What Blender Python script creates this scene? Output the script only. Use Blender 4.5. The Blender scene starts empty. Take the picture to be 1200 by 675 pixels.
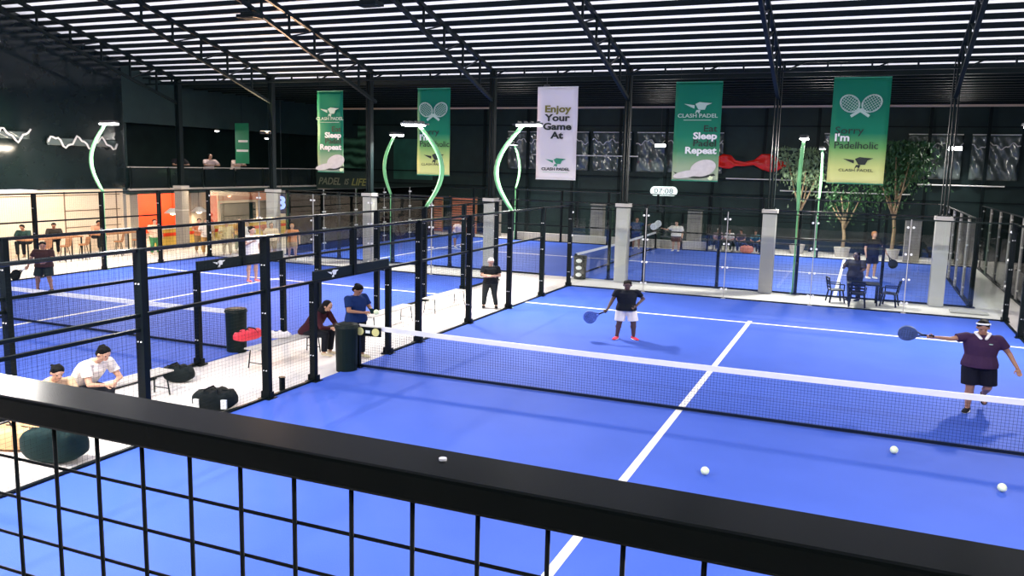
import bpy, bmesh, math, random
from mathutils import Vector, Matrix, Euler
random.seed(7)
PI = math.pi
SC = bpy.context.scene
COL = SC.collection
K = 1.4088                       # one "court metre" of this hall in scene metres
HW, HL = 5 * K, 10 * K           # half width / half length of a court

# ------------------------------------------------------------------ materials
def nodes(name):
    m = bpy.data.materials.new(name); m.use_nodes = True
    nt = m.node_tree; b = nt.nodes['Principled BSDF']
    return m, nt, b
def mat(name, col, rough=.5, metal=0., var=0., scale=6., bump=0., spec=.5, coat=0.):
    m, nt, b = nodes(name)
    b.inputs['Base Color'].default_value = (*col, 1)
    b.inputs['Roughness'].default_value = rough
    b.inputs['Metallic'].default_value = metal
    b.inputs['Specular IOR Level'].default_value = spec
    b.inputs['Coat Weight'].default_value = coat
    tc = nt.nodes.new('ShaderNodeTexCoord'); no = nt.nodes.new('ShaderNodeTexNoise')
    no.inputs['Scale'].default_value = scale; no.inputs['Detail'].default_value = 4
    nt.links.new(tc.outputs['Object'], no.inputs['Vector'])
    if var:
        mx = nt.nodes.new('ShaderNodeMix'); mx.data_type = 'RGBA'
        mx.inputs['A'].default_value = (*[c * (1 - var) for c in col], 1)
        mx.inputs['B'].default_value = (*[min(1, c * (1 + var)) for c in col], 1)
        nt.links.new(no.outputs['Fac'], mx.inputs['Factor'])
        nt.links.new(mx.outputs['Result'], b.inputs['Base Color'])
    if bump:
        bp = nt.nodes.new('ShaderNodeBump'); bp.inputs['Strength'].default_value = bump
        bp.inputs['Distance'].default_value = .02
        nt.links.new(no.outputs['Fac'], bp.inputs['Height'])
        nt.links.new(bp.outputs['Normal'], b.inputs['Normal'])
    return m
def glow(name, col, s):
    m, nt, b = nodes(name)
    b.inputs['Base Color'].default_value = (.9, .9, .9, 1)
    b.inputs['Emission Color'].default_value = (*col, 1)
    b.inputs['Emission Strength'].default_value = s
    return m
def glassmat(name, tint, refl=1.0, rough=0.0):
    m = bpy.data.materials.new(name); m.use_nodes = True; nt = m.node_tree
    nt.nodes.clear(); o = nt.nodes.new('ShaderNodeOutputMaterial')
    t = nt.nodes.new('ShaderNodeBsdfTransparent'); t.inputs['Color'].default_value = (*tint, 1)
    g = nt.nodes.new('ShaderNodeBsdfGlossy'); g.inputs['Roughness'].default_value = rough
    f = nt.nodes.new('ShaderNodeFresnel'); f.inputs['IOR'].default_value = 1.45
    mu = nt.nodes.new('ShaderNodeMath'); mu.operation = 'MULTIPLY'; mu.inputs[1].default_value = refl
    mx = nt.nodes.new('ShaderNodeMixShader')
    nt.links.new(f.outputs[0], mu.inputs[0]); nt.links.new(mu.outputs[0], mx.inputs[0])
    nt.links.new(t.outputs[0], mx.inputs[1]); nt.links.new(g.outputs[0], mx.inputs[2])
    nt.links.new(mx.outputs[0], o.inputs['Surface'])
    return m

M = {}
def turfmat():
    m, nt, b = nodes('blue_turf')
    b.inputs['Roughness'].default_value = .7; b.inputs['Specular IOR Level'].default_value = .3
    tc = nt.nodes.new('ShaderNodeTexCoord')
    n1 = nt.nodes.new('ShaderNodeTexNoise'); n1.inputs['Scale'].default_value = .5; n1.inputs['Detail'].default_value = 3
    n2 = nt.nodes.new('ShaderNodeTexNoise'); n2.inputs['Scale'].default_value = 90; n2.inputs['Detail'].default_value = 2
    cr = nt.nodes.new('ShaderNodeValToRGB')
    cr.color_ramp.elements[0].position = .3; cr.color_ramp.elements[0].color = (.036, .094, .47, 1)
    cr.color_ramp.elements[1].position = .7; cr.color_ramp.elements[1].color = (.047, .112, .54, 1)
    bp = nt.nodes.new('ShaderNodeBump'); bp.inputs['Strength'].default_value = .25; bp.inputs['Distance'].default_value = .01
    nt.links.new(tc.outputs['Object'], n1.inputs['Vector']); nt.links.new(tc.outputs['Object'], n2.inputs['Vector'])
    nt.links.new(n1.outputs['Fac'], cr.inputs['Fac']); nt.links.new(cr.outputs['Color'], b.inputs['Base Color'])
    nt.links.new(n2.outputs['Fac'], bp.inputs['Height']); nt.links.new(bp.outputs['Normal'], b.inputs['Normal'])
    return m
M['turf'] = turfmat()
M['line'] = mat('white_line_turf', (.86, .84, .82), .7, var=.06, scale=8)
M['concrete'] = mat('pale_concrete_floor', (.86, .80, .745), .55, var=.06, scale=.7, bump=.04)
M['column'] = mat('grey_concrete', (.50, .475, .44), .8, var=.12, scale=3, bump=.1)
M['black'] = mat('black_powder_coat', (.003, .006, .007), .42, var=.2, scale=20, spec=.12)
M['railtop'] = mat('black_gloss_rail', (.004, .007, .008), .22, var=.2, scale=20, spec=.6)
M['rail'] = mat('black_satin_paint', (.002, .004, .0035), .20, var=.25, scale=5, spec=.05)
M['steel'] = mat('dark_green_grey_steel', (.004, .011, .012), .5, var=.2, spec=.15)
M['purlin'] = mat('dark_purlin_steel', (.004, .010, .013), .6, var=.2, spec=.15)
M['green'] = mat('green_lamp_pole', (.22, .62, .26), .4, var=.06)
M['lampbody'] = mat('dark_lamp_body', (.03, .035, .04), .4)
M['glow'] = glow('lamp_glow', (1, .96, .92), 26)
M['glowdim'] = glow('lamp_glow_small', (1, .95, .88), 12)
M['glowsoft'] = glow('lamp_glow_soft', (.9, 1, .95), 1.2)
M['white'] = mat('white_plastic', (.85, .84, .82), .45)
M['netcord'] = mat('black_net_cord', (.006, .012, .03), .8, spec=.1)
M['glass'] = glassmat('court_glass', (.93, .965, .955), 1.0, .0)
M['darkglass'] = mat('black_tinted_glass', (.010, .018, .020), .12, var=.3, scale=1.2, bump=.25)
M['cream'] = mat('cream_wall_panel', (.78, .64, .47), .6, var=.05, scale=1)
M['joint'] = mat('brown_panel_joint', (.20, .13, .08), .8)
M['darkwall'] = mat('dark_wall_cladding', (.014, .034, .034), .5, var=.35, scale=1.5, spec=.25)
M['wallgrey'] = mat('grey_plaster', (.30, .28, .25), .8, var=.2, scale=2)
M['orange'] = mat('orange_wall_paint', (.95, .055, .004), .6, var=.15, scale=1.5)
M['terracotta'] = mat('terracotta_panel', (.55, .17, .09), .7, var=.15)
M['screen'] = mat('dark_screen_glass', (.006, .018, .020), .7, spec=.02)
M['trim'] = mat('pale_wood_trim', (.65, .50, .36), .6)
M['bluesign'] = mat('blue_sign_board', (.01, .03, .11), .5)
M['bluelet'] = glow('lit_blue_figure', (.15, .3, 1.0), 1.6)
M['bin'] = mat('black_green_bin_plastic', (.004, .011, .010), .5, var=.2, spec=.15)
M['bag'] = mat('black_nylon', (.006, .011, .012), .7, var=.3, scale=30, bump=.3, spec=.15)
M['yellow'] = mat('pale_yellow_print', (.85, .80, .30), .5)
M['red'] = mat('red_fabric', (.80, .04, .07), .5)
M['redshiny'] = mat('red_plastic_sheet', (.85, .03, .02), .12, bump=.6, scale=3)
M['wood'] = mat('brown_wood', (.35, .15, .06), .6, var=.25, scale=9)
M['leafd'] = mat('dark_green_leaves', (.035, .12, .035), .5, var=.4, scale=5)
M['leafl'] = mat('pale_green_leaves', (.26, .38, .20), .5, var=.4, scale=5)
M['bark'] = mat('pale_bark', (.42, .30, .17), .8, var=.3, scale=12, bump=.5)
M['ballm'] = mat('pale_yellow_felt', (.80, .90, .58), .9, var=.05, scale=80, bump=.3)
M['ink'] = mat('black_print', (.012, .02, .015), .6)
M['whiteprint'] = mat('white_print', (.86, .88, .84), .6)
M['greenprint'] = mat('green_print', (.03, .28, .16), .6)
M['paleprint'] = mat('pale_green_print', (.45, .62, .50), .6)
M['skinlight'] = mat('light_brown_skin', (.58, .33, .22), .55, var=.05, scale=10)
M['skin'] = mat('brown_skin', (.40, .20, .12), .55, var=.05, scale=10)
M['skindark'] = mat('dark_brown_skin', (.10, .055, .045), .5, var=.05, scale=10)
M['hair'] = mat('black_hair', (.004, .004, .004), .7, var=.3, scale=60, bump=.4, spec=.12)
M['hairwhite'] = mat('white_hair', (.75, .70, .64), .7, var=.1, scale=60, bump=.4)
M['hairred'] = mat('orange_brown_hair', (.55, .22, .08), .6, var=.2, scale=60)
def cloth(name, col):
    if name not in M: M[name] = mat(name, col, .85, var=.08, scale=14, bump=.12, spec=.2)
    return M[name]
# plastic sheeting hung on the far wall: dark, glossy, crumpled
def tarp(name, col, rough, st, sc_):
    m, nt, b = nodes(name)
    b.inputs['Base Color'].default_value = (*col, 1); b.inputs['Roughness'].default_value = rough
    b.inputs['Specular IOR Level'].default_value = .9
    tc = nt.nodes.new('ShaderNodeTexCoord'); mp = nt.nodes.new('ShaderNodeMapping')
    mp.inputs['Scale'].default_value = (.8, 1, 2.4)
    no = nt.nodes.new('ShaderNodeTexNoise'); no.inputs['Scale'].default_value = sc_; no.inputs['Detail'].default_value = 1
    bp = nt.nodes.new('ShaderNodeBump'); bp.inputs['Strength'].default_value = st; bp.inputs['Distance'].default_value = .35
    nt.links.new(tc.outputs['Object'], mp.inputs['Vector']); nt.links.new(mp.outputs['Vector'], no.inputs['Vector'])
    nt.links.new(no.outputs['Fac'], bp.inputs['Height']); nt.links.new(bp.outputs['Normal'], b.inputs['Normal'])
    return m
M['tarp'] = tarp('grey_clear_plastic_sheet', (.10, .13, .125), .16, .45, .55)
# translucent roof sheet
def roofmat():
    m = bpy.data.materials.new('translucent_roof_sheet'); m.use_nodes = True; nt = m.node_tree
    nt.nodes.clear(); o = nt.nodes.new('ShaderNodeOutputMaterial')
    d = nt.nodes.new('ShaderNodeBsdfDiffuse'); d.inputs['Color'].default_value = (.80, .80, .82, 1)
    t = nt.nodes.new('ShaderNodeBsdfTranslucent'); t.inputs['Color'].default_value = (.85, .85, .88, 1)
    mx = nt.nodes.new('ShaderNodeMixShader'); mx.inputs[0].default_value = .5
    nt.links.new(d.outputs[0], mx.inputs[1]); nt.links.new(t.outputs[0], mx.inputs[2])
    nt.links.new(mx.outputs[0], o.inputs['Surface'])
    return m
M['roof'] = roofmat()

# ------------------------------------------------------------------ mesh helpers
def box(bm, c, s, rot=None):
    m = Matrix.Translation(c) @ (rot.to_4x4() if rot is not None else Matrix()) @ Matrix.Diagonal((s[0], s[1], s[2], 1))
    return bmesh.ops.create_cube(bm, size=1, matrix=m)['verts']
def frame_of(a, b):
    z = (Vector(b) - Vector(a)); L = z.length; z.normalize()
    x = Vector((0, 0, 1)).cross(z)
    if x.length < 1e-4: x = Vector((1, 0, 0))
    x.normalize(); y = z.cross(x)
    return Matrix((x, y, z)).transposed(), L
def cyl(bm, a, b, r, r2=None, n=12):
    R, L = frame_of(a, b)
    m = Matrix.Translation((Vector(a) + Vector(b)) / 2) @ R.to_4x4()
    bmesh.ops.create_cone(bm, cap_ends=True, segments=n, radius1=r, radius2=r if r2 is None else r2, depth=L, matrix=m)
def bar(bm, a, b, w, h):
    R, L = frame_of(a, b)
    m = Matrix.Translation((Vector(a) + Vector(b)) / 2) @ R.to_4x4() @ Matrix.Diagonal((w, h, L, 1))
    bmesh.ops.create_cube(bm, size=1, matrix=m)
def ball(bm, c, r, s=(1, 1, 1), R=None, seg=16, rings=10):
    m = Matrix.Translation(c) @ (R.to_4x4() if R is not None else Matrix()) @ Matrix.Diagonal((r * s[0], r * s[1], r * s[2], 1))
    bmesh.ops.create_uvsphere(bm, u_segments=seg, v_segments=rings, radius=1, matrix=m)
def tube(bm, pts, r, n=8):
    pts = [Vector(p) for p in pts]; rings = []
    for i, p in enumerate(pts):
        d = (pts[min(i + 1, len(pts) - 1)] - pts[max(i - 1, 0)]).normalized()
        x = Vector((0, 1, 0)).cross(d)
        if x.length < .1: x = Vector((1, 0, 0)).cross(d)
        x.normalize(); y = d.cross(x)
        rr = r[i] if isinstance(r, (list, tuple)) else r
        rings.append([bm.verts.new(p + (x * math.cos(2 * PI * k / n) + y * math.sin(2 * PI * k / n)) * rr) for k in range(n)])
    for a, b in zip(rings, rings[1:]):
        for k in range(n): bm.faces.new((a[k], a[(k + 1) % n], b[(k + 1) % n], b[k]))
    bm.faces.new(rings[0][::-1]); bm.faces.new(rings[-1])
def prism(bm, poly, y0, y1):
    """polygon given as (x, z) extruded along y"""
    a = [bm.verts.new((x, y0, z)) for x, z in poly]; b = [bm.verts.new((x, y1, z)) for x, z in poly]
    n = len(poly); bm.faces.new(a); bm.faces.new(b[::-1])
    for i in range(n): bm.faces.new((a[i], b[i], b[(i + 1) % n], a[(i + 1) % n]))
def link(name, bm, m, parent=None, loc=(0, 0, 0), smooth=False, bevel=0):
    bmesh.ops.recalc_face_normals(bm, faces=bm.faces)
    me = bpy.data.meshes.new(name); bm.to_mesh(me); bm.free()
    if isinstance(m, (list, tuple)):
        for k in m: me.materials.append(k)
    else: me.materials.append(m)
    if smooth: me.polygons.foreach_set('use_smooth', [True] * len(me.polygons))
    o = bpy.data.objects.new(name, me); COL.objects.link(o); o.location = loc
    if parent is not None: o.parent = parent
    if bevel:
        b = o.modifiers.new('edge', 'BEVEL'); b.width = bevel; b.segments = 2; b.limit_method = 'ANGLE'
    return o
def tag(o, label, cat, group=None):
    o['label'] = label; o['category'] = cat
    if group: o['group'] = group
    return o
def thing(name, label, cat, loc=(0, 0, 0), rz=0, group=None):
    o = bpy.data.objects.new(name, None); COL.objects.link(o); o.empty_display_size = .2
    o.location = loc; o.rotation_euler = (0, 0, rz)
    return tag(o, label, cat, group)
def struct(name, bm, m, **k):
    o = link(name, bm, m, **k); o['kind'] = 'structure'; return o
def copy_tree(o, parent=None):
    c = o.copy(); COL.objects.link(c)
    if parent is not None: c.parent = parent
    for ch in list(o.children): copy_tree(ch, c)
    return c
def text(name, body, size, m, parent, loc, rot=(PI / 2, 0, 0), wide=1.0, bold=.0, align='CENTER', shear=0, depth=.004):
    cu = bpy.data.curves.new('t', 'FONT'); cu.body = body; cu.size = size; cu.extrude = depth; cu.offset = bold
    cu.align_x = align; cu.align_y = 'CENTER'; cu.shear = shear; cu.resolution_u = 3
    t = bpy.data.objects.new('t', cu); COL.objects.link(t)
    dg = bpy.context.evaluated_depsgraph_get(); me = bpy.data.meshes.new_from_object(t.evaluated_get(dg))
    bpy.data.objects.remove(t)
    me.transform(Matrix.Diagonal((wide, 1, 1, 1))); me.transform(Euler(rot).to_matrix().to_4x4())
    me.materials.clear(); me.materials.append(m)
    o = bpy.data.objects.new(name, me); COL.objects.link(o); o.location = loc
    if parent is not None: o.parent = parent
    return o

# ------------------------------------------------------------------ camera and world
cam = bpy.data.cameras.new('camera'); co = bpy.data.objects.new('camera', cam); COL.objects.link(co); SC.camera = co
yaw, pitch, roll = 0.39816235, -0.1462950, 0.0237631
fw = Vector((-math.sin(yaw) * math.cos(pitch), math.cos(yaw) * math.cos(pitch), math.sin(pitch)))
rt = Vector((math.cos(yaw), math.sin(yaw), 0)); up = rt.cross(fw)
r2 = rt * math.cos(roll) + up * math.sin(roll); u2 = -rt * math.sin(roll) + up * math.cos(roll)
co.matrix_world = Matrix.Translation((2.831, -14.772, 4.371)) @ Matrix((r2, u2, -fw)).transposed().to_4x4()
cam.sensor_width = 36; cam.lens = 971.418 / 1200 * 36; cam.clip_start = .05; cam.clip_end = 300

w = bpy.data.worlds.new('world'); SC.world = w; w.use_nodes = True
w.node_tree.nodes['Background'].inputs[0].default_value = (.93, .92, 1.0, 1)
w.node_tree.nodes['Background'].inputs[1].default_value = 2.6
SC.view_settings.view_transform = 'Standard'; SC.view_settings.look = 'None'
SC.view_settings.exposure = 0; SC.view_settings.gamma = 1; SC.view_settings.use_curve_mapping = False
SC.cycles.use_denoising = True; SC.cycles.max_bounces = 8; SC.cycles.transparent_max_bounces = 24
SC.cycles.diffuse_bounces = 4; SC.cycles.sample_clamp_indirect = 6; SC.cycles.caustics_reflective = False

def area(loc, target, power, size, col=(1, .95, .89), sy=None, spread=PI):
    l = bpy.data.lights.new('lamp_and_fill_source', 'AREA'); l.energy = power; l.color = col
    l.shape = 'RECTANGLE'; l.size = size; l.size_y = sy or size * .5; l.spread = spread
    o = bpy.data.objects.new('lamp_and_fill_source', l); COL.objects.link(o); o.location = loc
    o.rotation_euler = (Vector(target) - Vector(loc)).to_track_quat('-Z', 'Y').to_euler()
    return o

# ------------------------------------------------------------------ hall shell
bm = bmesh.new(); box(bm, (0, 4, -.10), (80, 66, .18)); struct('floor', bm, M['concrete'])
COLX = [-22.45 - 11.1, -22.45 - 5.55, -22.45, -16.9, -11.35, -5.72, -.28, 5.3, 10.9]
EY = 16.5
def rz(y): return 8.25 + .262 * (16.9 - y) if y > -4 else 8.25 + .262 * 20.9 + .262 * (y + 4)
bm = bmesh.new()
for y0, y1 in ((17.75, -4), (-4, -26)):
    n = 60
    vs = [[bm.verts.new((x, y, rz(y) + .03 + (.012 if i % 2 else 0))) for i, x in enumerate([-36 + 74 * k / n for k in range(n + 1)])] for y in (y0, y1)]
    for i in range(n): bm.faces.new((vs[0][i], vs[0][i + 1], vs[1][i + 1], vs[1][i]))
struct('ceiling', bm, M['roof'])
# purlins (each one a long dark channel of the roof frame)
pr_root = thing('roof_purlins', 'rows of dark steel purlins under the bright translucent roof', 'roof frame', (0, 0, 0))
y = 17.4
while y > -4:
    bm = bmesh.new(); z = rz(y) - .10
    box(bm, (-6, y, z + .02), (60, .05, .15)); box(bm, (-6, y + .04, z - .055), (60, .11, .025)); box(bm, (-6, y + .04, z + .09), (60, .11, .02))
    link('purlin', bm, M['purlin'], pr_root); y -= .62
# eave beam: light lattice girder along x
gb = thing('eave_girder', 'long dark lattice girder along the eave above the banners', 'girder', (0, EY - .26, 7.86))
bm = bmesh.new(); box(bm, (-3, 0, .0), (53.8, .08, .07)); link('bottom_chord', bm, M['steel'], gb)
bm = bmesh.new(); box(bm, (-3, 0, .30), (53.8, .08, .07)); link('top_chord', bm, M['steel'], gb)
x = -29.5; k = 0
while x < 12:
    bm = bmesh.new(); bar(bm, (x, 0, 0), (x, 0, .30), .06, .06)
    if k % 2: bar(bm, (x, 0, 0), (x + .7, 0, .30), .05, .05)
    link('web_bar', bm, M['steel'], gb); x += 1.4; k += 1
# roof trusses
for i, X in enumerate(COLX[1:]):
    lab = 'dark sloping roof truss meeting the column ' + ['at the far left by the balcony', 'beside the balcony stairs', 'left of the first tall green banner', 'between the first green banner and the racket banner', 'right of the white banner', 'between the two right-hand green banners', 'at the right end of the back row', 'beyond the right edge'][i]
    if i == 7: continue
    t = thing('roof_truss', lab, 'truss', (X, EY, 7.0))
    def P(y, z): return (0, y - EY, z - 7.0)
    bm = bmesh.new(); bar(bm, P(16.5, rz(16.5) - .25), P(-4, rz(-4) - .25), .13, .13); link('top_chord', bm, M['steel'], t)
    bm = bmesh.new(); bar(bm, P(16.5, 6.95), P(8.5, 9.55), .12, .12); bar(bm, P(8.5, 9.55), P(-4, rz(-4) - 1.2), .12, .12); link('bottom_chord', bm, M['steel'], t)
    yy = 15.2
    def zb(y): return 6.95 + (16.5 - y) * .325 if y > 8.5 else 9.55 + (8.5 - y) * (rz(-4) - 1.2 - 9.55) / 12.5
    while yy > -3:
        bm = bmesh.new(); bar(bm, P(yy, zb(yy)), P(yy, rz(yy) - .25), .07, .07)
        bar(bm, P(yy, rz(yy) - .25), P(yy - 1.5, zb(yy - 1.5)), .05, .05)
        link('web_bar', bm, M['steel'], t); yy -= 1.5
# columns: concrete foot, steel above
cl = ['at the left end beside the balcony', 'grey and shaded, left of the blue figure sign', 'left of the middle court, under the racket banner', 'behind the white-haired man, under the white banner', 'in the middle, left of the lit clock', 'right of centre, between the two right-hand banners', 'at the right, beside the small passage']
for X, lab in zip([-28., -22.45, -17.2, -11.35, -5.72, -.28, 5.3], cl):
    t = thing('column', 'pale concrete column with black steel post above, ' + lab, 'column', (X, EY, 0), 0, None)
    bm = bmesh.new(); box(bm, (0, 0, 1.45), (.46, .46, 2.9)); link('concrete_base', bm, M['wallgrey'] if X < -25 else M['column'], t, bevel=.02)
    bm = bmesh.new(); box(bm, (0, 0, 2.97), (.54, .54, .14)); link('cap', bm, M['column'], t, bevel=.015)
    bm = bmesh.new(); box(bm, (0, 0, 1.85), (.47, .47, .05)); link('steel_strap', bm, M['column'], t)
    bm = bmesh.new(); box(bm, (0, 0, 5.6), (.06, .2, 5.12)); box(bm, (-.1, 0, 5.6), (.03, .24, 5.12)); box(bm, (.1, 0, 5.6), (.03, .24, 5.12)); link('steel_post', bm, M['steel'], t)
    bm = bmesh.new(); box(bm, (0, 0, 3.06), (.4, .4, .04))
    for sx in (-1, 1):
        for sy in (-1, 1): cyl(bm, (.15 * sx, .15 * sy, 3.06), (.15 * sx, .15 * sy, 3.14), .02, n=6)
    link('base_plate', bm, M['steel'], t)
# far bay: flat dark roof and walls
bm = bmesh.new(); box(bm, (1, 26.6, 8.25), (74, 17.4, .1)); struct('trim_1', bm, M['darkwall'])
fb = thing('far_bay_purlins', 'dark unlit purlins of the far bay above the hanging banners', 'roof frame', (0, 0, 0))
for k in range(15):
    bm = bmesh.new(); box(bm, (-3, 18.5 + k * 1.05, 7.98), (53.8, .10, .16)); box(bm, (-3, 18.56 + k * 1.05, 7.90), (53.8, .16, .02)); link('purlin', bm, M['steel'], fb)
bm = bmesh.new(); box(bm, (-6, 31.2, 7.75), (60, .12, .10)); tag(link('tie_beam', bm, M['trim']), 'thin pale horizontal tie beam across the dark far bay', 'beam')
WY = 35.0
bm = bmesh.new(); box(bm, (1, WY + .1, 4.4), (74, .2, 8.8)); struct('wall_far', bm, M['darkwall'])
bm = bmesh.new(); box(bm, (37.9, 4, 7.4), (.2, 62, 14.8)); struct('wall_right', bm, M['darkwall'])
bm = bmesh.new(); box(bm, (1, -26.1, 7), (74, .2, 14)); struct('wall_back', bm, M['darkwall'])

# ------------------------------------------------------------------ courts
def court_surface(cx, cy, rot, label):
    t = thing('court_surface', label, 'court', (cx, cy, 0), rot, 'blue padel courts')
    bm = bmesh.new(); box(bm, (0, 0, .003), (2 * HW - .06, 2 * HL - .06, .03)); link('turf', bm, M['turf'], t)
    lw = .12; sv = 6.95 * K
    for s in (-1, 1):
        bm = bmesh.new(); box(bm, (0, s * sv, .0205), (2 * HW - .08, lw, .005)); link('service_line', bm, M['line'], t)
    bm = bmesh.new(); box(bm, (0, 0, .021), (lw, 2 * sv + .56, .0052)); link('centre_line', bm, M['line'], t)
    return t
def net(cx, cy, rot, label):
    t = thing('court_net', label, 'net', (cx, cy, 0), rot, 'nets across the courts')
    def zt(x): return .86 + .05 * (x / HW) ** 2
    bm = bmesh.new(); N = 24
    for i in range(N):
        a, b = -HW + .15 + i * (2 * HW - .3) / N, -HW + .15 + (i + 1) * (2 * HW - .3) / N
        bar(bm, (a, 0, zt(a)), (b, 0, zt(b)), .03, .10)
    link('tape', bm, M['white'], t)
    bm = bmesh.new(); st = .055; n = int((2 * HW - .3) / st)
    for i in range(n + 1):
        x = -HW + .15 + i * st; box(bm, (x, 0, .04 + (zt(x) - .04) / 2), (.0032, .0032, zt(x) - .04))
    for k in range(1, 16): 
        for i in range(8):
            a, b = -HW + .15 + i * (2 * HW - .3) / 8, -HW + .15 + (i + 1) * (2 * HW - .3) / 8
            bar(bm, (a, 0, .04 + (zt(a) - .04) * k / 16), (b, 0, .04 + (zt(b) - .04) * k / 16), .003, .003)
    link('netting', bm, M['netcord'], t)
    bm = bmesh.new(); box(bm, (0, 0, .055), (2 * HW - .2, .035, .05)); link('bottom_band', bm, M['netcord'], t)
    for s in (-1, 1):
        bm = bmesh.new(); box(bm, (s * (HW - .12), 0, .47), (.09, .09, .94)); box(bm, (s * (HW - .12), 0, .03), (.24, .2, .03)); cyl(bm, (s * (HW - .12), -.07, .8), (s * (HW - .12), .07, .8), .025, n=8)
        link('net_post', bm, M['black'], t, bevel=.006)
    return t
BY = [k * K for k in (-10, -8, -6, -4, -2, -1, 0, 1, 2, 4, 6, 8, 10)]
def fence(x, cx, cy, rot, label, fine=True):
    """side fence along local y at local x: posts, rails, wire mesh"""
    c, s = math.cos(rot), math.sin(rot)
    t = thing('side_fence', label, 'fence', (cx + c * x, cy + s * x, 0), rot, 'mesh side fences of the courts')
    for y in BY:
        short = abs(abs(y) - K) < .01; centre = abs(y) < .01
        h0, h1 = (2.0, 3.0) if centre else (0., 2.0 if short else 3.02)
        bm = bmesh.new(); w_ = .15 if not short and not centre else .12
        box(bm, (0, y, (h0 + h1) / 2), (w_, .10, h1 - h0))
        if not centre:
            box(bm, (0, y, .02), (.26, .24, .025)); box(bm, (-.1, y, .08), (.02, .1, .14)); box(bm, (.1, y, .08), (.02, .1, .14))
        if not centre and fine:
            for z in (.55, 1.62) + (() if short else (2.5,)):
                for q in (-1, 1): cyl(bm, (q * .03, y - .046, z), (q * .03, y - .064, z), .012, n=8)
        o = link('post', bm, [M['black'], M['white']], t)
        for f in o.data.polygons:
            if len(f.vertices) == 8 or f.area < .0008: f.material_index = 1
    for z, segs in ((3.0, [(-10, 10)]), (2.02, [(-8, -1), (-1, 1), (1, 8)]), (.03, [(-10, -1), (1, 10)])):
        for a, b in segs:
            bm = bmesh.new(); box(bm, (0, (a + b) / 2 * K, z), (.07, (b - a) * K, .055)); link('rail', bm, M['railtop' if z > 2.5 else 'black'], t, bevel=.008)
    bm = bmesh.new(); box(bm, (0, -5 * K, 1.8), (.06, 2 * K, .05)); link('rail', bm, M['black'], t)
    # welded mesh, one part per stretch
    for a, b, z0, z1 in ((-10, -2, .05, 2.0), (2, 10, .05, 2.0), (-2, -1, .05, 2.0), (1, 2, .05, 2.0), (-10, 10, 2.04, 2.98)):
        bm = bmesh.new(); sy = .085 if fine else .14; sz = .06 if fine else .10; th = .0018 if fine else .003
        n = int((b - a) * K / sy)
        for i in range(n + 1): box(bm, (0, a * K + i * sy, (z0 + z1) / 2), (th, th, z1 - z0))
        n = int((z1 - z0) / sz)
        for i in range(n + 1): box(bm, (0, (a + b) / 2 * K, z0 + i * sz), (th, (b - a) * K, th))
        link('wire_mesh', bm, M['black'], t)
    return t
def glasswall(y, cx, cy, rot, label, half=HW):
    c, s = math.cos(rot), math.sin(rot)
    t = thing('glass_wall', label, 'glass wall', (cx - s * y, cy + c * y, 0), rot, 'glass end walls of the courts')
    n = 5; W = 2 * half / n
    for i in range(n):
        x = -half + W * (i + .5)
        bm = bmesh.new(); box(bm, (x, 0, 1.5), (W - .03, .012, 2.96))
        for q in (-1, 1):
            for z in (.35, 1.1, 1.9, 2.75): cyl(bm, (x + q * (W / 2 - .08), -.03, z), (x + q * (W / 2 - .08), .03, z), .035, n=10)
        o = link('glass_pane', bm, [M['glass'], M['white']], t)
        for f in o.data.polygons:
            if f.area < .02: f.material_index = 1
    for i in range(n + 1):
        x = -half + W * i
        if 0 < i < n:
            bm = bmesh.new(); box(bm, (x, .03, 1.5), (.022, .05, 3.0)); box(bm, (x, .04, .02), (.14, .12, .03)); link('joint_fin', bm, M['column'], t)
        else:
            bm = bmesh.new(); box(bm, (x, .06, 1.5), (.08, .08, 3.0)); box(bm, (x, .06, .02), (.2, .2, .03)); link('post', bm, M['steel'], t)
    for z in (.03, 2.99):
        bm = bmesh.new(); box(bm, (0, .06, z), (2 * half, .06, .04)); link('rail', bm, M['steel'], t)
    return t
def lamp(x, y, cx, cy, rot, label, power, lit=True, target=None):
    """green bow-shaped court lamp standing on the fence line; bows away from the court, head reaches over it"""
    c, s = math.cos(rot), math.sin(rot); sd = 1 if x < 0 else -1
    X, Y = cx + c * x - s * y, cy + s * x + c * y
    t = thing('arc_floodlight', label, 'floodlight', (X, Y, 0), rot, 'green bow-shaped floodlight poles')
    ox = -.0 * sd
    bm = bmesh.new(); cyl(bm, (ox, .10, 0), (ox, .10, 3.05), .035, n=10); box(bm, (ox, .10, .02), (.2, .16, .03)); link('mast', bm, M['green'], t, smooth=False)
    bm = bmesh.new(); pts = []; rr = []
    for i in range(15):
        u = i / 14
        pts.append((ox + sd * (-.62 * math.sin(PI * min(1, u * 1.0)) + .30 * u * u), .10, 3.02 + 2.55 * u)); rr.append(.055 + .02 * math.sin(PI * u))
    tube(bm, pts, rr, 10); link('bowed_pole', bm, M['green'], t, smooth=True)
    hx, hz = ox + sd * .28, 5.58
    bm = bmesh.new(); bar(bm, (hx - sd * .30, .10, hz + .02), (hx + sd * .62, .10, hz + .05), .20, .05)
    for q in range(4): box(bm, (hx + sd * (-.1 + q * .2), .10, hz + .085), (.03, .28, .06))
    link('lamp_head', bm, M['lampbody'], t)
    bm = bmesh.new(); box(bm, (hx + sd * .20, .10, hz - .01), (.72, .26, .05)); link('diffuser', bm, M['glow'] if lit else M['glowsoft'], t, bevel=.01)
    if power:
        lx, ly = hx + sd * .20, .10
        P0 = Vector((X + c * lx - s * ly, Y + s * lx + c * ly, hz - .06))
        tg = Vector((P0.x + c * sd * 2.2, P0.y + s * sd * 2.2, 0))
        area(P0, tg, power, .8, sy=.24)
    return t
PW = 880
court_surface(0, 0, 0, 'blue padel court in the foreground with a white centre line')
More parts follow.
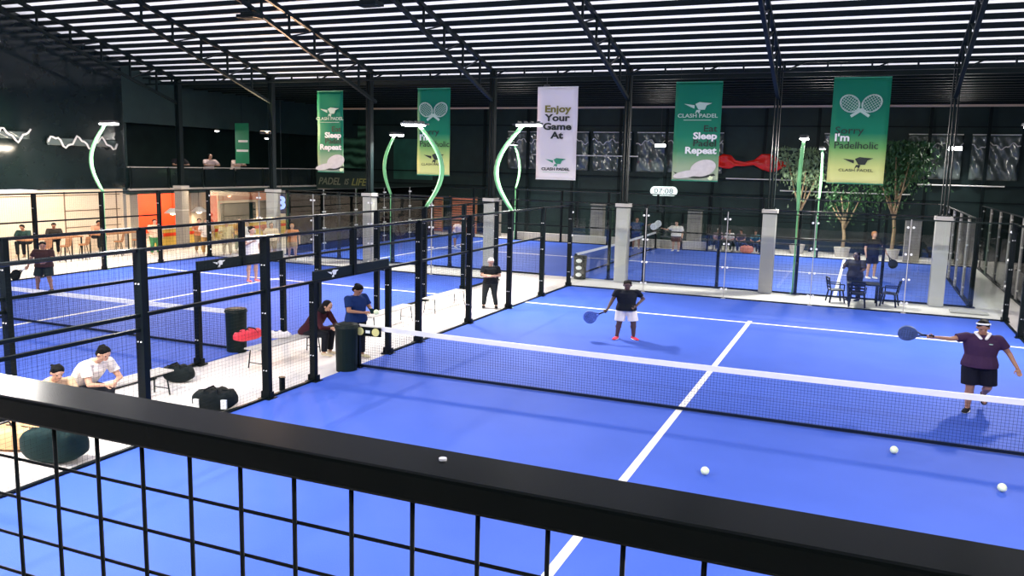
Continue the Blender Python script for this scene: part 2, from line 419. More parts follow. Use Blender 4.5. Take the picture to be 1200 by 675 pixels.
court_surface(-17.05, 0, 0, 'blue padel court on the left, seen through the black fences')
court_surface(-7.7, 23.75, PI / 2, 'blue padel court at the back, lying crosswise behind the columns')
court_surface(22.2, 23.75, PI / 2, 'sliver of blue court beyond the passage at the right edge')
net(0, 0, 0, 'wide net with white tape across the foreground court')
net(-17.05, 0, 0, 'net across the left court behind the fences, its white tape rising to the left')
net(-7.7, 23.75, PI / 2, 'far net with slanting white tape beside the dark bin with white marks')
f1 = fence(-HW, 0, 0, 0, 'tall black mesh fence along the left edge of the foreground court')
fence(HW, 0, 0, 0, 'black mesh fence along the right edge of the foreground court')
f2 = fence(HW, -17.05, 0, 0, 'black mesh fence along the near edge of the left court, behind the benches')
fence(-HW, -17.05, 0, 0, 'black mesh fence on the far side of the left court, before the cream wall')
fence(-HW, -7.7, 23.75, PI / 2, 'mesh fence along the back of the crosswise far court', False)
fence(HW, -7.7, 23.75, PI / 2, 'mesh fence on the near side of the far court behind the concrete columns', False)
glasswall(HL, 0, 0, 0, 'clear glass end wall behind the far player on the foreground court')
glasswall(HL, -17.05, 0, 0, 'clear glass end wall of the left court')
glasswall(-HL, -7.7, 23.75, PI / 2, 'clear glass end wall of the far court by the passage on the right')
glasswall(HL, -7.7, 23.75, PI / 2, 'clear glass end wall of the far court near the blue figure sign')
glasswall(HL, 22.2, 23.75, PI / 2, 'glass wall at the right edge beyond the passage')
L8 = 6 * K
lamp(-HW, L8, 0, 0, 0, 'green bowed lamp pole behind the white-haired man, left of the white banner', PW)
lamp(HW, L8, 0, 0, 0, 'lamp at the right edge of the picture shining on the purple-shirted player', PW)
lamp(-HW, -L8, 0, 0, 0, 'large bright lamp at the upper left edge', PW)
lamp(HW, -L8, 0, 0, 0, 'lamp pole by the right side of the near baseline', PW)
lamp(HW, L8, -17.05, 0, 0, 'green bowed lamp pole in front of the yellow-green racket banner, bulging right', PW)
lamp(-HW, L8, -17.05, 0, 0, 'green bowed lamp pole with a glaring head above the cream wall', PW)
lamp(HW, -L8, -17.05, 0, 0, 'lamp pole of the left court beyond the upper left edge', PW)
lamp(-HW, -L8, -17.05, 0, 0, 'lamp pole of the left court outside the left edge', PW)
lamp(HW, L8, -7.7, 23.75, PI / 2, 'thin green lamp pole on the near side of the far court, left of the middle', PW, False)
lamp(-HW, L8, -7.7, 23.75, PI / 2, 'green lamp pole half hidden beside the white banner', PW)
lamp(HW, -L8, -7.7, 23.75, PI / 2, 'thin green lamp pole left of the rightmost green banner', PW, False)
lamp(-HW, -L8, -7.7, 23.75, PI / 2, 'pale lit lamp pole just left of the rightmost green banner', PW)

# gate boards over the two walkway gates
def winglogo(bm, cx, cz, s, y0, y1):
    prism(bm, [(cx - 1.0 * s, cz + .22 * s), (cx - .25 * s, cz + .12 * s), (cx - .25 * s, cz - .12 * s), (cx - .5 * s, cz - .02 * s)], y0, y1)
    prism(bm, [(cx - .2 * s, cz + .2 * s), (cx + .1 * s, cz + .34 * s), (cx + .45 * s, cz + .3 * s), (cx + 1.0 * s, cz + .26 * s), (cx + .62 * s, cz + .1 * s), (cx + .5 * s, cz - .2 * s), (cx + .05 * s, cz - .2 * s)], y0, y1)
    prism(bm, [(cx - .1 * s, cz - .22 * s), (cx + .2 * s, cz - .22 * s), (cx + .1 * s, cz - .5 * s), (cx - .02 * s, cz - .34 * s), (cx - .2 * s, cz - .5 * s)], y0, y1)
for X, lab, lz in ((-10.0, 'black board with small white wing mark over the gate of the left court', 1), (-HW, 'black board over the gate of the foreground court fence', 0)):
    t = thing('gate_board', lab, 'sign', (X, 0, 2.13), PI / 2 , 'black boards over the gates')
    bm = bmesh.new(); box(bm, (0, 0, 0), (2 * K, .05, .19)); link('board', bm, M['steel'], t, bevel=.01)
    bm = bmesh.new(); winglogo(bm, -.55 * K, 0, .19, -.034, -.028); o = link('wing_mark', bm, M['whiteprint'], t)
    # front (-y local) faces the foreground court after the quarter turn
# sponsor board on the net end
t = thing('net_end_board', 'small black board with two pale yellow discs on the left end of the net', 'sign', (-6.63, -.09, .83), .12)
bm = bmesh.new(); box(bm, (0, 0, 0), (.62, .03, .20)); link('board', bm, M['black'], t, bevel=.01)
for q in (-.17, .19):
    bm = bmesh.new(); cyl(bm, (q, -.017, 0), (q, -.028, 0), .085, n=20); link('yellow_disc', bm, M['yellow'], t)
bm = bmesh.new(); box(bm, (0.01, -.021, 0), (.1, .008, .06)); link('white_mark', bm, M['whiteprint'], t)

# ------------------------------------------------------------------ foreground handrail with welded mesh
t = thing('balcony_railing', 'black steel balcony handrail with square wire mesh in the foreground', 'railing', (1.445, -13.787, 3.0))
bm = bmesh.new(); box(bm, (-3, .035, .922), (26, .109, .046)); link('handrail', bm, M['rail'], t, bevel=.006)
bm = bmesh.new(); n = 0
for i in range(-60, 60):
    x = i * .1032; cyl(bm, (x, 0, .0), (x, 0, .90), .0036, n=8); n += 1
link('vertical_wires', bm, M['black'], t, smooth=True)
bm = bmesh.new()
for k in range(0, 11):
    cyl(bm, (-7, .005, .82 - .075 * k), (7, .005, .82 - .075 * k), .0030, n=8)
link('horizontal_wires', bm, M['black'], t, smooth=True)
for x in (-7, 7):
    bm = bmesh.new(); box(bm, (x, .035, .45), (.05, .05, .9)); link('post', bm, M['rail'], t)
bm = bmesh.new()
for x in (-.55, .85): cyl(bm, (x, .045, .944), (x, .045, .948), .006, n=10)
link('screw', bm, M['white'], t)
bm = bmesh.new(); box(bm, (0, -17, 2.9), (22, 6.55, .2)); struct('trim_2', bm, M['concrete'])

# ------------------------------------------------------------------ left side: cream wall, balcony, snack bar
bm = bmesh.new(); box(bm, (-30.1, -2, 1.42), (.2, 33.6, 2.84)); wl = struct('wall_left', bm, M['cream'])
jt = thing('wall_panelling', 'thin brown joints between the cream wall panels on the left', 'panelling', (-29.99, 0, 0))
for yy in (6.6, 11.6, 14.4, 1.5, -3.5):
    bm = bmesh.new(); box(bm, (0, yy, 1.4), (.014, .05, 2.7)); link('vertical_joint', bm, M['joint'], jt)
for z, a, b in ((2.55, -5, 6.6), (1.9, -5, 6.6), (1.15, 11.6, 14.6), (1.9, 11.6, 14.6), (2.6, 8, 14.6), (1.2, -5, 6.6)):
    bm = bmesh.new(); box(bm, (0, (a + b) / 2, z), (.014, b - a, .035)); link('horizontal_joint', bm, M['joint'], jt)
bm = bmesh.new(); box(bm, (-30.1, -5.5, 7.1), (.2, 41, 8.4)); struct('wall_left.001', bm, M['darkglass'])
bm = bmesh.new(); box(bm, (-30.1, 25, 10.0), (.2, 20, 8)); struct('wall_left.002', bm, M['darkwall'])
bm = bmesh.new(); box(bm, (-34, 25, 2.68), (8.2, 20, .22)); struct('trim_3', bm, M['darkwall'])
bm = bmesh.new(); box(bm, (-36, 25, 4.4), (.2, 20, 8.8)); struct('wall_left.003', bm, M['darkwall'])
bm = bmesh.new(); box(bm, (-33.4, 15.2, 5.9), (6.5, .2, 6.2)); struct('wall_left.004', bm, M['darkwall'])
t = thing('balcony_balustrade', 'dark panelled balcony balustrade above the orange wall', 'balustrade', (-29.95, 23.6, 2.8))
bm = bmesh.new()
for k in range(7): box(bm, (0, -7.1 + k * 2.43, .52), (.04, 2.35, .98))
link('panel', bm, M['darkglass'], t)
bm = bmesh.new(); box(bm, (0, 0, 1.08), (.09, 17, .05)); link('handrail', bm, M['column'], t)
bm = bmesh.new(); box(bm, (0, 0, 0), (.12, 17, .09)); link('bottom_edge', bm, M['column'], t)
for k in range(8):
    bm = bmesh.new(); box(bm, (.04, -8.4 + k * 2.4, .55), (.05, .06, 1.05)); link('stile', bm, M['steel'], t)
# recess back wall with orange and terracotta fields
bm = bmesh.new(); box(bm, (-33.0, 25, 1.3), (.2, 20, 2.6)); struct('wall_left.005', bm, M['wallgrey'])
bm = bmesh.new(); box(bm, (-31.6, 15.1, 1.3), (3.2, .2, 2.6)); struct('wall_left.006', bm, M['cream'])
for (y0, y1, z0, z1, m, lab) in ((16.9, 22.3, .3, 2.42, 'orange', 'large glowing orange wall panel behind the snack bar'), (23.4, 24.6, .3, 2.42, 'orange', 'narrow orange wall panel right of the grey pillar')):
    bm = bmesh.new(); box(bm, (-32.86, (y0 + y1) / 2, (z0 + z1) / 2), (.08, y1 - y0, z1 - z0)); tag(link('wall_panel', bm, M[m], bevel=.01), lab, 'panel')
bm = bmesh.new(); box(bm, (-30.5, 24.0, 2.25), (.1, 4.6, .55)); tag(link('fascia_panel', bm, M['terracotta'], bevel=.01), 'terracotta panel above the dark screen', 'panel')
for y_, lab in ((15.35, 'grey plaster pillar left of the orange wall panel'), (19.6, 'grey pillar between the two orange panels'), (26.7, 'pale grey pillar right of the dark screen'), (29.2, 'grey pillar left of the blue figure sign')):
    bm = bmesh.new(); box(bm, (-30.25, y_, 1.28), (.45, .75 if y_ < 26 else 1.1, 2.56)); tag(link('pillar', bm, M['wallgrey'] if y_ != 26.7 else M['column'], bevel=.02), lab, 'pillar')
t = thing('menu_screen', 'dark rectangular screen in a pale frame above the snack bar', 'screen', (-30.2, 23.0, 1.35), PI / 2)
bm = bmesh.new(); box(bm, (0, 0, 0), (2.9, .08, 1.1)); link('screen', bm, M['screen'], t, bevel=.01)
bm = bmesh.new()
for q in (-1, 1): box(bm, (q * 1.55, 0, .02), (.14, .1, 1.35))
box(bm, (0, 0, .64), (3.2, .1, .12)); link('frame', bm, M['trim'], t)
# blue figure sign
t = thing('number_sign', 'dark blue hanging board with a glowing blue figure 3', 'sign', (-22.6, 17.3, 2.35), .15)
bm = bmesh.new(); box(bm, (0, 0, 0), (.86, .06, .95)); link('board', bm, M['bluesign'], t, bevel=.01)
text('figure', '3', .82, M['bluelet'], t, (0, -.045, 0), wide=1.25, bold=.03, depth=.01)
bm = bmesh.new(); cyl(bm, (0, 0, .45), (0, 0, 5.7), .012, n=6); link('hanger', bm, M['steel'], t)
# snack bar counter
t = thing('snack_counter', 'long snack bar counter with white top and yellow front under the orange wall', 'counter', (-28.9, 20.6, 0), PI / 2)
bm = bmesh.new(); box(bm, (0, 0, .45), (9.6, .5, .9)); link('body', bm, mat('yellow_counter_front', (.95, .58, .10), .5, var=.25, scale=1.5), t, bevel=.01)
bm = bmesh.new(); box(bm, (0, 0, .93), (9.8, .7, .06)); link('worktop', bm, M['white'], t, bevel=.01)
bm = bmesh.new(); box(bm, (0, -.27, .62), (9.5, .03, .16)); link('orange_band', bm, M['orange'], t)
lampshade = mat('white_lamp_shade', (.9, .86, .78), .6)
for k, (yy, lab) in enumerate(((17.2, 'leftmost of the pale round lamps over the snack bar'), (19.0, 'pale round pendant lamp in front of the orange panel'), (25.4, 'pale round lamp right of the dark screen'))):
    t = thing('pendant_lamp', lab, 'lamp', (-29.3, yy, 1.75), 0, 'pendant lamps over the snack bar')
    bm = bmesh.new(); cyl(bm, (0, 0, .05), (0, 0, 1.02), .012, n=6); link('cord', bm, M['black'], t)
    bm = bmesh.new(); cyl(bm, (0, 0, -.14), (0, 0, .1), .42, .14, 20); link('shade', bm, lampshade, t, smooth=False)
    bm = bmesh.new(); ball(bm, (0, 0, -.15), .14, (1, 1, .7)); link('bulb', bm, glow('warm_bulb', (1, .75, .45), 9), t, smooth=True)
    area((-29.3, yy, 1.5), (-29.3, yy, 0), 90, .5, (1, .74, .45))
area((-30.7, 20.2, 2.4), (-33.2, 20.4, 1.0), 260, 5.0, (1, .78, .55), .3)  # unseen fill added to brighten the orange back wall, no fixture
area((-27.0, 8.5, 4.6), (-30, 8.5, .8), 420, 6.0, (1, .86, .68), .4)  # unseen fill added to brighten the cream wall
area((-27.0, 17.5, 2.7), (-25.5, 15.6, .6), 150, 4.0, (1, .78, .5), .4)  # unseen fill added over the crowd at the snack bar
# bar tables and stools along the cream wall
def stool_proto(m):
    t = thing('bar_stool', 'x', 'stool')
    bm = bmesh.new(); cyl(bm, (0, 0, .62), (0, 0, .67), .19, n=16); link('seat', bm, m, t)
    for a in range(4):
        bm = bmesh.new(); c_, s_ = math.cos(PI / 4 + a * PI / 2), math.sin(PI / 4 + a * PI / 2); cyl(bm, (c_ * .12, s_ * .12, .62), (c_ * .22, s_ * .22, 0), .016, n=6); link('leg', bm, M['steel'], t)
    bm = bmesh.new(); bar(bm, (0, .16, .66), (0, .22, .98), .34, .03); link('backrest', bm, m, t)
    return t
def table(name, loc, rz_, L, W, H, mt, ml, label, group=None):
    t = thing(name, label, 'table', loc, rz_, group)
    bm = bmesh.new(); box(bm, (0, 0, H), (L, W, .05)); link('tabletop', bm, mt, t, bevel=.008)
    for sx in (-1, 1):
        for sy in (-1, 1):
            bm = bmesh.new(); box(bm, (sx * (L / 2 - .06), sy * (W / 2 - .06), H / 2), (.045, .045, H)); link('leg', bm, ml, t)
    return t
table('bar_table', (-28.2, 9.4, 0), PI / 2, 2.6, .7, .95, M['wood'], M['steel'], 'long narrow bar table by the cream wall, behind the left player', 'bar tables by the cream wall')
table('bar_table', (-28.2, 12.6, 0), PI / 2, 2.2, .7, .95, M['wood'], M['steel'], 'shorter bar table by the cream wall, next to the seated customers', 'bar tables by the cream wall')
sp = stool_proto(M['wood'])
for k, (x_, y_, lab) in enumerate(((-27.5, 8.6, 'wooden bar stool at the left end of the long bar table'), (-27.5, 9.5, 'wooden bar stool at the middle of the long bar table'), (-27.5, 10.4, 'wooden bar stool at the right end of the long bar table'), (-27.5, 12.2, 'wooden bar stool at the left of the shorter bar table'), (-27.5, 13.2, 'wooden bar stool at the right of the shorter bar table'))):
    o = sp if k == 0 else copy_tree(sp); o.location = (x_, y_, 0); o.rotation_euler = (0, 0, -PI / 2 + .2 * k); o['label'] = lab; o['group'] = 'bar stools by the cream wall'

# ------------------------------------------------------------------ far wall dressing
k = 0
spec = [(-17.4, 2.2, 'left of the white banner'), (-14.4, 2.6, 'behind the white banner'), (-11.6, 2.4, 'just right of the white banner'), (-8.8, 2.5, 'above the lit clock'), (-6.1, 2.3, 'left of the brand banner with four words'), (1.9, 2.8, 'above the trees'), (6.0, 2.6, 'right of the trees'), (8.8, 2.2, 'at the right end of the far wall')]
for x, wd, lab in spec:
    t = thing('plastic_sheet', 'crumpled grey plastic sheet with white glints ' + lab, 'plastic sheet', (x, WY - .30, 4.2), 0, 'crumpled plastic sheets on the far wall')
    bm = bmesh.new(); nx, nz = 24, 16; g = []
    for j in range(nz + 1):
        g.append([bm.verts.new((-wd / 2 + wd * i / nx, .10 * math.sin(i * .9 + j * .35 + x) * math.cos(j * .5 + i * .2) + random.uniform(-.02, .02), 2.3 * j / nz)) for i in range(nx + 1)])
    for j in range(nz):
        for i in range(nx): bm.faces.new((g[j][i], g[j][i + 1], g[j + 1][i + 1], g[j + 1][i]))
    o = link('sheet', bm, M['tarp'], t, smooth=True); o.modifiers.new('thick', 'SOLIDIFY').thickness = .01
    bm = bmesh.new(); cyl(bm, (-wd / 2, 0, 2.33), (wd / 2, 0, 2.33), .03, n=8); box(bm, (0, .13, 2.33), (.05, .24, .05)); link('top_batten', bm, M['white'], t)
    bm = bmesh.new(); tube(bm, [(-wd / 2 + wd * i / 30, -.13, 1.75 + .13 * math.sin(i * .45 + x) + .06 * math.sin(i * 1.3)) for i in range(31)], .032, 6); link('glint_tube', bm, M['white'], t, smooth=True)  # white tube modelled in place of wavy lamp reflections on the sheet
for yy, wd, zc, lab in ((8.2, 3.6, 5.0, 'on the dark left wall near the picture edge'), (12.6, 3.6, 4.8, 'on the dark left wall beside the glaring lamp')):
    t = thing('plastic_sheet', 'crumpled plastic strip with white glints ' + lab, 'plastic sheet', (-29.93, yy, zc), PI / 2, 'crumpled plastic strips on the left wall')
    bm = bmesh.new(); g = []
    for j in range(9): g.append([bm.verts.new((-wd / 2 + wd * i / 24, -.1 + .05 * math.sin(i * .8 + j * .4), .3 * j / 8)) for i in range(25)])
    for j in range(8):
        for i in range(24): bm.faces.new((g[j][i], g[j][i + 1], g[j + 1][i + 1], g[j + 1][i]))
    o = link('sheet', bm, M['tarp'], t, smooth=True); o.modifiers.new('thick', 'SOLIDIFY').thickness = .01
    bm = bmesh.new(); box(bm, (0, 0, .32), (wd, .12, .04)); link('top_batten', bm, M['steel'], t)
    bm = bmesh.new(); tube(bm, [(-wd / 2 + wd * i / 30, -.16, .15 + .22 * math.sin(i * .62 + yy) + .08 * math.sin(i * 1.7)) for i in range(31)], .045, 6); link('glint_tube', bm, M['white'], t, smooth=True)  # thick white squiggle shaped like reflected lamp light on the strip
# horizontal pale tubes and rails of the far wall
for x0, x1, z, lab in ((-16.5, -9.8, 5.1, 'thin pale pipe on the far wall behind the white banner'), (-4.6, -.9, 3.95, 'thin pale pipe below the red sheet'), (-1.6, 5.0, 3.35, 'thin pale pipe across the trunks of the far trees'), (5.3, 9.3, 3.9, 'thin pale pipe on the far wall at the right')):
    bm = bmesh.new(); cyl(bm, (x0, WY - .9, z), (x1, WY - .9, z), .035, n=8)
    for q in (x0 + .2, x1 - .2): bar(bm, (q, WY - .9, z), (q, WY, z), .04, .04)
    tag(link('wall_pipe', bm, M['white']), lab, 'pipe', 'pale pipes on the far wall')
# dark wall frame posts
t = thing('far_wall_frame', 'dark steel uprights and rails framing the far wall', 'wall frame', (0, WY - .6, 0))
for x in (-20, -17, -14, -11, -8.2, -5.4, -2.6, .2, 3, 5.7, 8.4, 11):
    bm = bmesh.new(); box(bm, (x, 0, 4), (.16, .12, 8)); link('upright', bm, M['steel'], t)
for z in (3.9, 3.05, 6.9):
    bm = bmesh.new(); box(bm, (-6, -.03, z), (56, .06, .07)); link('rail', bm, M['steel'], t)
# red crumpled sheet
t = thing('red_sheet', 'crumpled shiny red plastic hanging on the far wall right of the four-word banner', 'plastic sheet', (-3.2, WY - 1.0, 4.85))
bm = bmesh.new(); g = []
prof = [(-1.9, .25), (-1.6, .40), (-1.2, .38), (-.9, .16), (-.4, .12), (.1, .14), (.5, .42), (1.0, .5), (1.4, .34), (1.7, .15), (2.1, .03)]
for j in range(9):
    g.append([bm.verts.new((x, .12 * math.sin(x * 5 + j), h * (j / 4 - 1) + .08 * math.sin(x * 3))) for x, h in prof])
for j in range(8):
    for i in range(len(prof) - 1): bm.faces.new((g[j][i], g[j][i + 1], g[j + 1][i + 1], g[j + 1][i]))
o = link('sheet', bm, M['redshiny'], t, smooth=True); o.modifiers.new('thick', 'SOLIDIFY').thickness = .02
bm = bmesh.new(); bar(bm, (-1.6, 0, .3), (-1.6, 0, 2.0), .02, .02); bar(bm, (1.2, 0, .3), (1.2, 0, 2.0), .02, .02); link('hanger', bm, M['steel'], t)
# lit clock
t = thing('digital_clock', 'glowing white digital clock reading 07:08 on the far wall', 'clock', (-8.15, WY - .95, 3.1))
bm = bmesh.new(); pts = []
for i in range(24):
    a = 2 * PI * i / 24; pts.append(((.52 if math.cos(a) > 0 else -.52) + .28 * math.cos(a), .28 * math.sin(a)))
prism(bm, pts, 0, .1); link('lit_face', bm, glow('clock_face_glow', (.75, 1, .92), 1.0), t)
text('digits', '07:08', .42, mat('faint_digit_print', (.35, .35, .38), .5), t, (0, -.01, 0), wide=1.25, bold=.005)
bm = bmesh.new(); box(bm, (0, .5, 0), (.3, .8, .08)); link('bracket', bm, M['steel'], t)
# slogan and mural
t = thing('slogan_sign', 'dim lettering reading PADEL IS LIFE below the leftmost tall banner', 'sign', (-27.6, 29.5, 3.12))
bm = bmesh.new(); box(bm, (0, .08, 0), (3.95, .05, 1.35)); link('board', bm, M['darkwall'], t)
text('word', 'PADEL', .62, mat('dim_grey_letters', (.17, .20, .15), .5), t, (-.95, 0, 0), wide=.92, bold=.01, shear=.3)
text('word', 'IS', .5, mat('dim_grey_letters_small', (.15, .17, .13), .5), t, (.32, 0, 0), wide=.9, bold=.01, shear=.3)
text('word', 'LIFE', .62, mat('dim_olive_letters', (.19, .22, .07), .5), t, (1.22, 0, 0), wide=1.0, bold=.01, shear=.3)
bm = bmesh.new(); box(bm, (-.9, .04, -.48), (1.9, .03, .05)); box(bm, (1.2, .04, -.48), (1.4, .03, .05)); link('underline', bm, M['wallgrey'], t)
bm = bmesh.new()
for q in (-1.7, 1.7): cyl(bm, (q, .08, .6), (q, .08, 4.75), .012, n=6)
link('hanger', bm, M['steel'], t)
def mural():
    m, nt, b = nodes('green_swirl_print'); b.inputs['Roughness'].default_value = .3
    tc = nt.nodes.new('ShaderNodeTexCoord'); wv = nt.nodes.new('ShaderNodeTexWave'); wv.inputs['Scale'].default_value = .5
    wv.inputs['Distortion'].default_value = 7; wv.inputs['Detail'].default_value = 3; wv.wave_type = 'RINGS'
    cr = nt.nodes.new('ShaderNodeValToRGB'); cr.color_ramp.elements[0].color = (.005, .03, .018, 1); cr.color_ramp.elements[1].color = (.10, .28, .17, 1)
    nt.links.new(tc.outputs['Object'], wv.inputs['Vector']); nt.links.new(wv.outputs['Fac'], cr.inputs['Fac']); nt.links.new(cr.outputs['Color'], b.inputs['Base Color'])
    return m
bm = bmesh.new(); box(bm, (0, 0, 0), (2.7, .06, 2.9)); tag(link('swirl_mural', bm, mural(), loc=(-30.3, WY - .04, 5.4), bevel=.01), 'dark green swirling mural between the two left banners', 'mural')
bm = bmesh.new(); box(bm, (0, 0, 0), (3.0, .06, 2.7)); tag(link('green_poster', bm, mat('teal_poster', (.02, .12, .09), .4, var=.6, scale=1.3), loc=(-25.6, WY - .04, 4.65), bevel=.01), 'dim teal poster behind the thin green lamp pole', 'poster')
# orange slatted booths behind the far court at left
for x, wd, zt_, lab in ((-23.2, 1.6, 2.3, 'orange-brown slatted screen behind the far court, left of the lamp pole'), (-20.9, 1.9, 2.35, 'orange-brown slatted screen behind the far court, right of the lamp pole')):
    t = thing('slatted_screen', lab, 'screen', (x, 33.2, 0), 0, 'slatted screens behind the far court')
    bm = bmesh.new()
    for k in range(int(zt_ / .16)): box(bm, (0, 0, .12 + k * .16), (wd, .04, .11))
    link('slats', bm, M['terracotta'], t)
    bm = bmesh.new()
    for q in (-1, 1): box(bm, (q * wd / 2, .03, zt_ / 2), (.08, .08, zt_))
    link('frame', bm, M['wood'], t)
# grey low boxes / pillars behind the far court
for x, y_, h_, lab in ((-11.55, 32.2, 2.2, 'short grey pillar behind the far court, left of the middle column'), (-5.9, 32.3, 2.1, 'short grey pillar behind the player in white'), (5.2, 32.0, 2.1, 'short grey pillar behind the far court at the right'), (-18.4, 32.6, 2.2, 'short grey pillar behind the pale-shirted player'), (8.9, 32.0, 2.4, 'grey pillar at the end of the passage')):
    t = thing('short_pillar', lab, 'pillar', (x, y_, 0), 0, 'short grey pillars behind the far court')
    bm = bmesh.new(); box(bm, (0, 0, h_ / 2), (.75, .5, h_)); link('shaft', bm, M['wallgrey'], t, bevel=.02)
    bm = bmesh.new(); box(bm, (0, 0, h_ + .03), (.82, .56, .06)); link('cap', bm, M['wallgrey'], t)
bm = bmesh.new(); box(bm, (-11, 31.6, .22), (12, .25, .44)); tag(link('low_kerb_wall', bm, M['column'], bevel=.02), 'low pale kerb wall behind the far court', 'wall')
# trees behind the far court
def tree(loc, h, rad, n, ml, label, seed, nb=6):
    random.seed(seed); t = thing('potted_tree', label, 'tree', loc)
    bm = bmesh.new(); top_ = Vector((0, 0, h * .55)); tube(bm, [(0, 0, 0), (.06, .03, h * .25), (-.05, 0, h * .42), top_], [.10, .085, .07, .05], 8)
    tips = []
    for k in range(nb):
        a = 2 * PI * k / nb + random.uniform(-.4, .4); e = Vector((math.cos(a) * rad * .7, math.sin(a) * rad * .3, h * (.62 + .3 * random.random())))
        st = Vector((0, 0, h * (.3 + .25 * random.random()))); mid = (st + e) / 2 + Vector((0, 0, -.1)); tube(bm, [st, mid, e], [.055, .04, .02], 6); tips.append(e)
    link('trunk', bm, M['bark'], t, smooth=True)
    bm = bmesh.new()
    for i in range(n):
        c = random.choice(tips) + Vector((random.gauss(0, rad * .3), random.gauss(0, rad * .16), random.gauss(0, h * .11)))
        if c.z > h * 1.02: c.z = h
        s = random.uniform(.07, .15); R = Euler((random.uniform(0, 6), random.uniform(0, 6), random.uniform(0, 6))).to_matrix()
        v = [bm.verts.new(c + R @ Vector(p)) for p in ((-s, 0, 0), (-s * .3, s * .45, .02), (s, 0, .0), (-s * .3, -s * .45, .02))]
        bm.faces.new(v)
    link('foliage', bm, ml, t)
    bm = bmesh.new(); cyl(bm, (0, 0, 0), (0, 0, .5), .32, .42, 18); link('pot', bm, M['column'], t)
tree((-.4, 32.9, 0), 5.6, 1.2, 1100, M['leafl'], 'pale leafy tree behind the lamp pole left of the rightmost banner', 3)
tree((4.3, 33.0, 0), 6.0, 1.45, 2300, M['leafd'], 'dark leafy tree right of the rightmost banner', 5, 8)
tree((1.9, 32.6, 0), 4.3, 1.0, 380, M['leafd'], 'bare-branched small tree below the rightmost banner', 9)
# extra lit floods on the far wall
for x, y_, z, lab, pw in ((-8.45, 34.0, 5.75, 'small round floodlight on the far wall left of the four-word banner', 160), (6.9, 34.0, 5.8, 'small floodlight on the far wall left of the right-hand corner', 200)):
    t = thing('wall_floodlight', lab, 'floodlight', (x, y_, z), 0, 'floodlights on the far wall')
    bm = bmesh.new(); box(bm, (0, 0, 0), (.7, .16, .22)); cyl(bm, (0, 0, .1), (0, 0, 2.2), .018, n=6); link('housing', bm, M['lampbody'], t, bevel=.02)
    bm = bmesh.new(); box(bm, (0, -.1, -.01), (.6, .04, .16)); link('lens', bm, M['glow'], t)
    area((x, y_ - .2, z), (x, y_ - 5, 0), pw, .5)
t = thing('high_bay_lamp', 'bright lamp hanging behind the top of the white banner', 'lamp', (-9.45, 17.6, 7.45))
bm = bmesh.new(); cyl(bm, (0, 0, 0), (0, 0, .22), .24, .1, 16); cyl(bm, (0, 0, .2), (0, 0, .62), .015, n=6); link('housing', bm, M['lampbody'], t)
bm = bmesh.new(); ball(bm, (0, 0, -.02), .2, (1, 1, .45)); link('bulb', bm, M['glow'], t, smooth=True)
for x, y_, z, lab in ((-31.5, 22.9, 5.95, 'left of two small round downlights in the dark balcony'), (-31.5, 27.2, 5.7, 'right of two small round downlights in the dark balcony'), ):
    t = thing('downlight', lab, 'lamp', (x, y_, z), 0, 'downlights in the balcony')
    bm = bmesh.new(); cyl(bm, (0, 0, 0), (0, 0, .12), .16, n=14); cyl(bm, (0, 0, .1), (0, 0, 3.2), .02, n=6); link('housing', bm, M['lampbody'], t)
    bm = bmesh.new(); ball(bm, (0, 0, 0), .13, (1, 1, .5)); link('lens', bm, M['glowdim'], t, smooth=True)
t = thing('added_uplight', 'added small warm lamp tinting the roof, on the steel post by the balcony', 'lamp', (-22.45, 16.05, 5.6))  # lamp added to warm the left part of the roof
bm = bmesh.new(); box(bm, (0, 0, 0), (.5, .2, .12)); box(bm, (0, .2, 0), (.08, .3, .06)); link('housing', bm, M['lampbody'], t, bevel=.01)
bm = bmesh.new(); box(bm, (0, 0, .065), (.44, .16, .01)); link('lens', bm, glow('added_warm_lens', (1, .7, .45), 3), t)
area((-22.45, 15.95, 5.75), (-16, 9, 10), 800, .5, (1, .62, .36))  # warm light of the added lamp, thrown up at the roof
# unlit square fittings under the roof
for (x, y_), lab in (((-17.0, 8.7), 'dark square fitting under the roof at the upper left'), ((-11.7, 7.9), 'dark square fitting under the roof left of the middle'), ((-6.6, 6.9), 'dark square fitting under the roof at the top edge')):
    t = thing('roof_fitting', lab, 'light fitting', (x, y_, 9.2), 0, 'dark square fittings under the roof')
    bm = bmesh.new(); box(bm, (0, 0, 0), (.75, .5, .12)); box(bm, (0, 0, .1), (.5, .34, .1)); link('housing', bm, M['steel'], t, bevel=.01)
    bm = bmesh.new(); box(bm, (0, 0, -.065), (.6, .38, .02)); link('lens', bm, M['screen'], t)
    bm = bmesh.new(); cyl(bm, (0, 0, .1), (0, 0, rz(y_) - 9.25), .015, n=6); link('hanger', bm, M['steel'], t)

# ------------------------------------------------------------------ hanging banners
def bannermat(name, stops):
    m, nt, b = nodes(name); b.inputs['Roughness'].default_value = .5; b.inputs['Specular IOR Level'].default_value = .12
    tc = nt.nodes.new('ShaderNodeTexCoord'); sx = nt.nodes.new('ShaderNodeSeparateXYZ'); mr = nt.nodes.new('ShaderNodeMapRange')
    mr.inputs['From Min'].default_value = -3.5; mr.inputs['From Max'].default_value = 0
    cr = nt.nodes.new('ShaderNodeValToRGB'); e = cr.color_ramp.elements
    e[0].position = stops[0][0]; e[0].color = (*stops[0][1], 1); e[1].position = stops[-1][0]; e[1].color = (*stops[-1][1], 1)
    for p, c in stops[1:-1]:
        q = e.new(p); q.color = (*c, 1)
    nt.links.new(tc.outputs['Object'], sx.inputs[0]); nt.links.new(sx.outputs['Z'], mr.inputs['Value'])
    nt.links.new(mr.outputs[0], cr.inputs['Fac']); nt.links.new(cr.outputs['Color'], b.inputs['Base Color'])
    return m
G0 = (.005, .17, .095)
